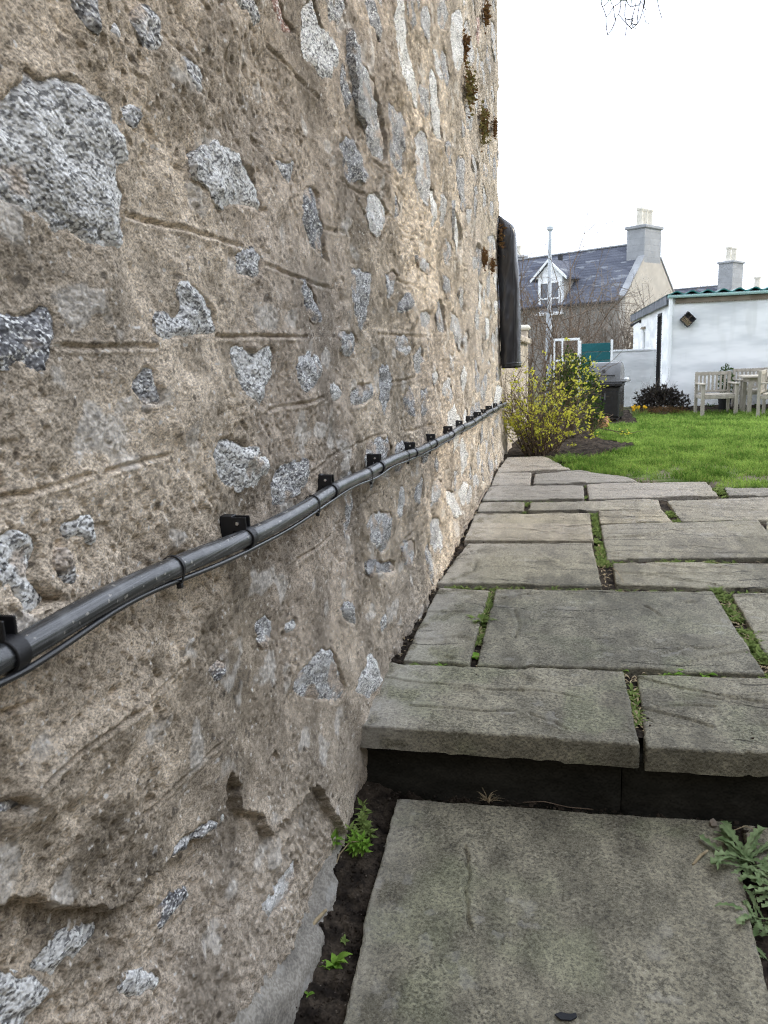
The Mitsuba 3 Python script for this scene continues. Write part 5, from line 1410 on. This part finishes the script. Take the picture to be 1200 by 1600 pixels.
# sloping slate fascia along the side and roof deck
v, f = box(0, 1, 0, 1, 0, 1)
v = v.copy()
deck = np.column_stack([np.where(v[:, 0] > 0.5, 9.6, XS - 0.06), np.where(v[:, 1] > 0.5, 27.0, YS - 0.02), 0 * v[:, 2]])
deck[:, 2] = np.where(v[:, 1] > 0.5, 1.80, 1.915) + np.where(v[:, 2] > 0.5, 0.10, 0.02)
obj('roof_deck', (deck, f), 'mat_fascia', ok)
fas = np.column_stack([np.where(v[:, 0] > 0.5, XS - 0.062, XS - 0.09), np.where(v[:, 1] > 0.5, 27.0, YS + 0.25), 0 * v[:, 2]])
fas[:, 2] = np.where(v[:, 1] > 0.5, 1.82, 1.93) + np.where(v[:, 2] > 0.5, 0.105, -0.10)
obj('side_fascia', (fas, f), 'mat_fascia', ok)
# corrugated sheets: one wave per 0.28 m, seen on edge
xx = np.arange(XS - 0.10, 9.6, 0.02)
wave = 0.030 * np.sin((xx - XS) * 2 * np.pi / 0.30)
A1 = np.column_stack([xx, np.full(len(xx), YS - 0.10), 2.055 + wave]); B1 = np.column_stack([xx, np.full(len(xx), 27.05), 1.96 + wave])
A0, B0 = A1 - [0, 0, 0.022], B1 - [0, 0, 0.022]
n = len(xx)
vv = np.vstack([A1, B1, A0, B0]); k = np.arange(n - 1)
ff = np.vstack([np.stack([k, k + 1, n + k + 1], 1), np.stack([k, n + k + 1, n + k], 1), np.stack([2 * n + k, k + 1, k], 1), np.stack([2 * n + k, 2 * n + k + 1, k + 1], 1), np.stack([2 * n + k, 3 * n + k + 1, 2 * n + k + 1], 1), np.stack([2 * n + k, 3 * n + k, 3 * n + k + 1], 1)])
obj('roof_sheet', (vv, ff), 'mat_teal_roof', ok, smooth=40, label='dark teal corrugated roof sheet')
# gutter (half round), soffit band, downpipe
a = np.linspace(np.pi, 2 * np.pi, 9)
gp = np.column_stack([YS - 0.11 + 0.055 * np.cos(a), 1.995 + 0.055 * np.sin(a)]); gi = np.column_stack([YS - 0.11 + 0.048 * np.cos(a[::-1]), 1.997 + 0.048 * np.sin(a[::-1])])
loop = np.vstack([gp, gi])
n = len(loop); k = np.arange(n)
vv = np.vstack([np.column_stack([np.full(n, XS - 0.10), loop]), np.column_stack([np.full(n, 9.6), loop])])
obj('gutter', (vv, np.vstack([np.stack([k, n + k, (k + 1) % n], 1), np.stack([(k + 1) % n, n + k, n + (k + 1) % n], 1)])), 'mat_gutter', ok, smooth=40)
obj('soffit_board', box(XS + 0.06, 9.5, YS - 0.045, YS - 0.018, 1.83, 1.93, 0.004), 'mat_brown', ok)
obj('downpipe', tube([(XS - 0.03, YS - 0.05, 1.94), (XS - 0.03, YS - 0.05, -0.42)], 0.042, 14), 'mat_white_gloss', ok, smooth=50)
for z in (1.6, 0.6):
    obj('pipe_bracket', lathe([(0.043, z), (0.05, z), (0.05, z + 0.04), (0.043, z + 0.04)], 14, (XS - 0.03, YS - 0.05, 0)), 'mat_white_gloss', ok)
# white yard wall left of it
single('yard_wall', cat_([box(1.72, XS - 0.002, 20.2, 20.42, -0.5, 0.86, 0.01), box(1.70, XS - 0.004, 20.17, 20.45, 0.862, 0.91, 0.01)]), 'mat_white', 'low white yard wall between the barbecue and the outbuilding', 'wall')
# diamond bug house
hk = thing('bug_house', 'small diamond shaped wooden bug house hung on the white wall', 'insect house')
c = np.array([3.10, YS - 0.075, 1.50])
Rm = np.array([[math.cos(math.pi / 4), 0, math.sin(math.pi / 4)], [0, 1, 0], [-math.sin(math.pi / 4), 0, math.cos(math.pi / 4)]])
M4 = np.eye(4); M4[:3, :3] = Rm; M4[:3, 3] = c
s = 0.115
obj('side', box(-s, s, -0.07, 0.055, s - 0.014, s, M=M4), 'mat_dark', hk)
obj('side', box(-s, s, -0.07, 0.055, -s, -s + 0.014, M=M4), 'mat_dark', hk)
obj('side', box(-s, -s + 0.014, -0.07, 0.055, -s + 0.0145, s - 0.0145, M=M4), 'mat_dark', hk)
obj('side', box(s - 0.014, s, -0.07, 0.055, -s + 0.0145, s - 0.0145, M=M4), 'mat_dark', hk)
obj('back', box(-s + 0.0145, s - 0.0145, 0.03, 0.05, -s + 0.0145, s - 0.0145, M=M4), 'mat_dark', hk)
obj('shelf', cat_([box(-s + 0.015, s - 0.015, -0.06, 0.03, -0.005, 0.005, M=M4), box(-0.005, 0.005, -0.058, 0.028, 0.0055, s - 0.015, M=M4)]), 'mat_twig', hk)
st = []
r_ = np.random.default_rng(2)
for a in np.linspace(-0.085, 0.085, 6):
    for b in np.linspace(-0.085, -0.02, 3):
        p = np.array([a + r_.normal() * 0.004, 0, b]) @ Rm.T + c
        st.append(tube([p + [0, 0.03, 0], p - [0, 0.055, 0]], 0.012, 8))
obj('canes', cat_(st), 'mat_straw', hk)

# ------------------------------------------------------------------ garden furniture


def armchair(x, y, ang, label):
    key = thing('garden_chair', label, 'chair', 'wooden garden chairs on the far side of the lawn')
    z0 = float(lawn_z(np.array([x]), np.array([y]))[0])
    M = np.eye(4); M[:2, :2] = [[math.cos(ang), -math.sin(ang)], [math.sin(ang), math.cos(ang)]]; M[:3, 3] = (x, y, z0)
    def b(*q):
        return box(*q, ch=0.005, M=M)
    W = 0.31
    for s in (-1, 1):
        obj('leg', b(s * W - 0.032, s * W + 0.032, -0.29, -0.225, 0, 0.60), 'mat_teak', key)
        obj('leg', b(s * W - 0.028, s * W + 0.028, 0.22, 0.275, 0, 0.84), 'mat_teak', key)
        obj('armrest', b(s * W - 0.042, s * W + 0.042, -0.33, 0.218, 0.602, 0.63), 'mat_teak', key)
        obj('side_rail', b(s * W - 0.012, s * W + 0.012, -0.223, 0.218, 0.33, 0.395), 'mat_teak', key)
    obj('front_rail', b(-W + 0.033, W - 0.033, -0.272, -0.248, 0.33, 0.395), 'mat_teak', key)
    for k in range(5):
        y0 = -0.262 + k * 0.098
        obj('seat_slat', b(-W + 0.034, W - 0.034, y0, y0 + 0.08, 0.397, 0.417), 'mat_teak', key)
    obj('top_rail', b(-W + 0.029, W - 0.029, 0.232, 0.262, 0.765, 0.835), 'mat_teak', key)
    obj('back_rail', b(-W + 0.029, W - 0.029, 0.234, 0.260, 0.43, 0.475), 'mat_teak', key)
    for k in range(7):
        x0 = -0.252 + k * 0.0765
        obj('back_slat', b(x0, x0 + 0.045, 0.240, 0.255, 0.476, 0.764), 'mat_teak', key)


armchair(3.52, 16.35, 0.10, 'wooden slatted garden armchair, leftmost beside the table')
armchair(4.36, 17.08, 0.12, 'wooden garden armchair tucked in behind the table, against the white wall')
armchair(4.40, 15.45, 1.2, 'wooden garden armchair at the right edge of the picture')
tk_ = thing('garden_table', 'wooden garden table in front of the white outbuilding', 'table')
tz = -0.375
for k in range(7):
    obj('top_slat', box(3.96, 5.5, 16.02 + k * 0.1, 16.02 + k * 0.1 + 0.088, tz + 0.70, tz + 0.735, 0.004), 'mat_teak', tk_)
obj('apron', cat_([box(4.06, 5.4, 16.09, 16.12, tz + 0.61, tz + 0.698), box(4.06, 5.4, 16.60, 16.63, tz + 0.61, tz + 0.698), box(4.06, 4.09, 16.122, 16.598, tz + 0.61, tz + 0.698)]), 'mat_teak', tk_)
for x in (4.05, 5.33):
    for y in (16.08, 16.57):
        obj('leg', box(x, x + 0.075, y, y + 0.075, tz - 0.02, tz + 0.609, 0.006), 'mat_teak', tk_)
kp = thing('potted_shrub', 'dark leafy potted plant behind the leftmost garden chair', 'plant')
obj('pot', lathe([(0.0, 0), (0.10, 0), (0.13, 0.24), (0.14, 0.24), (0.14, 0.28), (0.12, 0.28), (0.115, 0.25), (0.0, 0.25)], 18, (3.80, 16.95, -0.36)), 'mat_dark', kp, smooth=40)
r_ = np.random.default_rng(12)
d = r_.normal(size=(420, 3)); d /= np.linalg.norm(d, axis=1, keepdims=True)
p = np.array([3.80, 16.95, 0.26]) + d * r_.random((420, 1)) ** 0.5 * [0.14, 0.14, 0.30]
obj('leaves', leaves(p, d + r_.normal(size=d.shape) * 0.5, 0.06, 0.035, r_), 'mat_leaf_dark', kp)
obj('stem', tube([(3.80, 16.95, -0.1), (3.81, 16.95, 0.1), (3.79, 16.95, 0.45)], [0.012, 0.01, 0.005], 6), 'mat_twig', kp)

# ------------------------------------------------------------------ houses behind
TH = math.radians(33)


def house(K, L, W, zb, ze, zr, name, label, gable_mat, front_mat):
    key = thing(name, label, 'house')
    M = np.eye(4); M[:2, :2] = [[math.cos(TH), math.sin(TH)], [-math.sin(TH), math.cos(TH)]]; M[:3, 3] = (K[0], K[1], 0)

    def lb(*q, ch=0.0):
        return box(*q, ch=ch, M=M)

    def tr(v):
        return np.asarray(v, float) @ M[:3, :3].T + M[:3, 3]
    # front wall, back wall, gables (prisms)
    obj('front_wall', lb(-L, -0.302, 0, 0.3, zb, ze - 0.02), front_mat, key)
    obj('back_wall', lb(-L, -0.302, W - 0.3, W, zb, ze - 0.02), front_mat, key)
    for x0, x1 in ((-0.3, 0.0), (-L - 0.3, -L - 0.002)):
        pr = [(0, zb), (W, zb), (W, ze + 0.04), (W / 2, zr + 0.04), (0, ze + 0.04)]
        v = np.array([(x, y, z) for x in (x0, x1) for (y, z) in pr])
        f = [[0, 2, 1], [0, 3, 2], [0, 4, 3], [5, 6, 7], [5, 7, 8], [5, 8, 9]]
        for k in range(5):
            f += [[k, (k + 1) % 5, 5 + k], [(k + 1) % 5, 5 + (k + 1) % 5, 5 + k]]
        obj('gable', (tr(v), np.array(f)), gable_mat, key)
        for sgn in (0, 1):
            kx = (W / 2 - 0.87 + 0.10) / (W / 2 + 0.10)
            zk = ze + (zr + 0.13 - ze) * kx
            ys_, zs_ = (np.array([-0.10, W / 2 - 0.87]), np.array([ze + 0.0, zk])) if sgn == 0 else (np.array([W / 2 + 0.87, W + 0.10]), np.array([zk, ze + 0.0]))
            v = np.array([(x, y, z + t) for x in (x0 - 0.03, x1 + 0.04) for y, z in zip(ys_, zs_) for t in (0.004, 0.10)])
            f = trimesh.Trimesh(v).convex_hull
            obj('skew', (tr(f.vertices), f.faces), 'mat_far_chimney', key)
    # slate courses
    for sgn in (0, 1):
        n = 20
        vs, fs, o = [], [], 0
        for k in range(n):
            t0, t1 = k / n, (k + 1) / n
            y0, y1 = (-0.15 + (W / 2 + 0.15) * t0, -0.15 + (W / 2 + 0.15) * t1)
            z0, z1 = ze - 0.1 + (zr - ze + 0.1) * t0, ze - 0.1 + (zr - ze + 0.1) * t1
            if sgn:
                y0, y1 = W - y0, W - y1
            bv, bf = box(-L + 0.002, -0.302, 0, 1, 0, 1)
            bv = bv.copy()
            m = bv[:, 1] > 0.5
            top = bv[:, 2] > 0.5
            bv[:, 2] = np.where(m, z1, z0) + np.where(top, np.where(m, 0.012, 0.032), -0.05)
            bv[:, 1] = np.where(m, y1, y0)
            vs.append(bv); fs.append((bf if not sgn else bf[:, ::-1]) + o); o += len(bv)
        obj('slate_roof', (tr(np.vstack(vs)), np.vstack(fs)), 'mat_slate', key)
    obj('ridge', lb(-L, -0.302, W / 2 - 0.12, W / 2 + 0.12, zr - 0.02, zr + 0.06, ch=0.02), 'mat_far_chimney', key)
    return key, M, tr, lb


def chimney(key, lb, tr, x0, x1, y0, y1, z0, z1, pots, ph, mat='mat_far_chimney'):
    c = obj('chimney', lb(x0, x1, y0, y1, z0, z1), mat, key)
    obj('cope', lb(x0 - 0.09, x1 + 0.09, y0 - 0.09, y1 + 0.09, z1 + 0.002, z1 + 0.16, ch=0.03), mat, c)
    for (x, y, s) in pots:
        v, f = lathe([(0.19 * s, 0), (0.15 * s, 0.25 * ph), (0.135 * s, 0.85 * ph), (0.17 * s, 0.87 * ph), (0.17 * s, ph), (0.11 * s, ph), (0.10 * s, 0.6 * ph), (0.0, 0.6 * ph)], 12, (x, y, z1 + 0.162))
        obj('chimney_pot', (tr(v), f), 'mat_pot', c, smooth=40)


W_ = 5.2
key, M1, tr1, lb1 = house((3.45, 40.0), 19.0, W_, -0.6, 3.2, 5.92, 'granite_house', 'old granite house with slate roof, big gable chimney and white dormer', 'mat_far_gable', 'mat_far_granite')
chimney(key, lb1, tr1, -0.95, 0.002, W_ / 2 - 0.85, W_ / 2 + 0.85, 4.9, 6.52, [(-0.47, W_ / 2 - 0.5, 1.05), (-0.47, W_ / 2 + 0.05, 0.95), (-0.47, W_ / 2 + 0.55, 0.9)], 0.85)
# dormer
DX = -4.25
dk_ = obj('dormer', lb1(DX - 0.74, DX + 0.74, -0.05, 1.9, 2.62, 4.55), 'mat_white', key, label='white painted dormer')
for s in (-1, 1):
    x = DX + s * 0.752
    obj('cheek', lb1(min(x, x + s * 0.03), max(x, x + s * 0.03), 0.10, 2.0, 2.9, 4.5), 'mat_far_gable', dk_)
pr = [(DX - 0.88, 4.50), (DX + 0.88, 4.50), (DX, 5.28)]
v = np.array([(x, y, z) for y in (-0.06, 2.4) for (x, z) in pr])
obj('pediment', (tr1(v), np.array([[0, 1, 2], [3, 5, 4], [0, 3, 1], [1, 3, 4], [1, 4, 2], [2, 4, 5], [2, 5, 0], [0, 5, 3]])), 'mat_white', dk_)
for s in (-1, 1):
    q = np.array([(DX, 5.30), (DX + s * 1.08, 4.36), (DX + s * 1.08, 4.44), (DX, 5.40)])
    v = np.array([(x, y, z) for y in (-0.18, 2.6) for (x, z) in q])
    hull = trimesh.Trimesh(v).convex_hull
    obj('dormer_roof', (tr1(hull.vertices), hull.faces), 'mat_slate' if s < 0 else 'mat_slate', dk_)
    q = np.array([(DX, 5.29), (DX + s * 1.10, 4.33), (DX + s * 1.10, 4.47), (DX, 5.43)])
    v = np.array([(x, y, z) for y in (-0.23, -0.185) for (x, z) in q])
    hull = trimesh.Trimesh(v).convex_hull
    obj('bargeboard', (tr1(hull.vertices), hull.faces), 'mat_white_gloss', dk_)
for (z0, z1) in ((2.78, 3.42), (3.50, 4.22)):
    for (x0, x1) in (((DX - 0.55, DX + 0.55),) if z0 > 3 else ((DX - 0.55, DX - 0.04), (DX + 0.04, DX + 0.55))):
        obj('pane', lb1(x0, x1, -0.062, -0.052, z0, z1), 'mat_pane', dk_)
obj('window_frame', cat_([lb1(DX - 0.64, DX - 0.552, -0.10, -0.051, 2.72, 4.28), lb1(DX + 0.552, DX + 0.64, -0.10, -0.051, 2.72, 4.28), lb1(DX - 0.55, DX + 0.55, -0.10, -0.051, 4.222, 4.28), lb1(DX - 0.55, DX + 0.55, -0.10, -0.051, 3.422, 3.498), lb1(DX - 0.038, DX + 0.038, -0.09, -0.051, 2.78, 3.42)]), 'mat_white_gloss', dk_)
obj('sill', lb1(DX - 0.85, DX + 0.85, -0.22, -0.051, 2.62, 2.715), 'mat_white_gloss', dk_)
obj('vent_cowl', tube([tr1([DX - 0.2, 1.2, 5.0]), tr1([DX - 0.2, 1.2, 5.75])], [0.10, 0.14], 10), 'mat_dark', dk_)
chimney(key, lb1, tr1, -10.2, -8.9, W_ / 2 + 1.0, W_ / 2 + 1.8, 4.2, 6.2, [(-9.9, W_ / 2 + 1.4, 1.1), (-9.2, W_ / 2 + 1.4, 1.1)], 0.55)
obj('gutter', lb1(-19.0, -0.31, -0.28, -0.16, 2.98, 3.09, ch=0.02), 'mat_dark', key)
for x in (-8.0, -11.5):
    w = obj('window', lb1(x - 0.5, x + 0.5, -0.012, -0.002, 0.3, 1.9), 'mat_pane', key)
    obj('frame', cat_([lb1(x - 0.6, x - 0.502, -0.05, -0.002, 0.2, 2.0), lb1(x + 0.502, x + 0.6, -0.05, -0.002, 0.2, 2.0), lb1(x - 0.5, x + 0.5, -0.05, -0.002, 1.902, 2.0), lb1(x - 0.5, x + 0.5, -0.05, -0.002, 0.2, 0.298), lb1(x - 0.5, x + 0.5, -0.045, -0.013, 1.07, 1.13)]), 'mat_white_gloss', w)

key2, M2, tr2, lb2 = house((10.9, 58.0), 12.0, 5.6, -0.6, 2.1, 4.75, 'far_house', 'farther slate roofed house with a grey chimney, seen over the outbuilding roof', 'mat_far_gable', 'mat_far_granite')
chimney(key2, lb2, tr2, -1.0, 0.002, 1.9, 3.7, 3.9, 6.15, [(-0.5, 2.3, 1.2), (-0.5, 3.2, 1.2)], 0.95)
key3, M3, tr3, lb3 = house((14.4, 66.0), 12.0, 5.6, -0.6, 1.2, 3.6, 'farthest_house', 'farthest house, only a chimney pot showing above the outbuilding roof at right', 'mat_far_gable', 'mat_far_granite')
chimney(key3, lb3, tr3, -1.0, 0.002, 2.3, 3.3, 3.0, 4.45, [(-0.5, 2.8, 1.6)], 1.1)

# ------------------------------------------------------------------ netting hanging at the top of the picture
nk = thing('hanging_net', 'torn scrap of fine dark netting hanging at the top of the picture', 'net')
r_ = np.random.default_rng(15)
nu, nv = 11, 16
c0 = np.array([0.71, 2.6, 2.62])
U, Vv = np.meshgrid(np.linspace(0, 1, nu), np.linspace(0, 1, nv))
pt = np.stack([0.72 + 0.155 * U + 0.012 * np.sin(Vv * 7 + U * 4), 2.6 + 0.06 * np.sin(U * 9 + Vv * 3), 2.66 - 0.63 * Vv + 0.035 * (U - 0.5) * 2], -1) + r_.normal(size=(nv, nu, 3)) * 0.006
th, kn = [], []
for i in range(nv):
    for j in range(nu):
        for (di, dj) in ((1, 0), (0, 1)):
            a, b = i + di, j + dj
            if a < nv and b < nu and r_.random() < 0.9:
                p, q = pt[i, j], pt[a, b]
                m = (p + q) / 2 + [0, 0, -0.006] + r_.normal(size=3) * 0.003
                t = np.linspace(0, 1, 5)[:, None]
                th.append(tube((1 - t) ** 2 * p + 2 * t * (1 - t) * m + t * t * q, 0.0013, 4, False))
        if i < 12:
            kn.append(lump(pt[i, j], 0.0026, r_))
for j in range(nu):
    p = pt[-1, j]
    if r_.random() < 0.7:
        q = p + [r_.normal() * 0.015, r_.normal() * 0.01, -r_.uniform(0.01, 0.05)]
        th.append(tube(np.array([p, (p + q) / 2 + r_.normal(size=3) * 0.006, q]), 0.0011, 4, False))
obj('threads', cat_(th), 'mat_net', nk)
obj('knots', cat_(kn), 'mat_net', nk)
single('washing_line', tube([(0.0, 2.55, 2.78), (1.5, 2.62, 2.62), (3.5, 2.7, 2.60), (6.4, 2.8, 2.80)], 0.002, 6), 'mat_net', 'thin dark line stretched above the path, holding the net scrap', 'line')

# neighbouring house on the right (outside the view): it keeps the near wall and path in shade
nb = thing('neighbour_house', 'neighbouring house to the right of the path, outside the picture', 'house')
obj('wall', box(6.4, 12.0, -9.0, 5.6, -0.6, 4.4), 'mat_garden_wall', nb)
v = np.array([(x, y, z) for y in (-9.3, 5.9) for (x, z) in ((6.1, 4.36), (12.3, 4.36), (9.2, 7.2))])
obj('roof', (v, np.array([[0, 1, 2], [3, 5, 4], [0, 3, 1], [1, 3, 4], [1, 4, 2], [2, 4, 5], [2, 5, 0], [0, 5, 3]])), 'mat_slate', nb)
bw = thing('back_building', 'plain building closing the path behind the camera, outside the picture', 'building')
obj('wall', box(-0.5, 4.2, -4.6, -1.9, -0.6, 3.4), 'mat_garden_wall', bw)
obj('roof', box(-0.7, 4.4, -4.8, -1.7, 3.402, 3.56), 'mat_slate', bw)
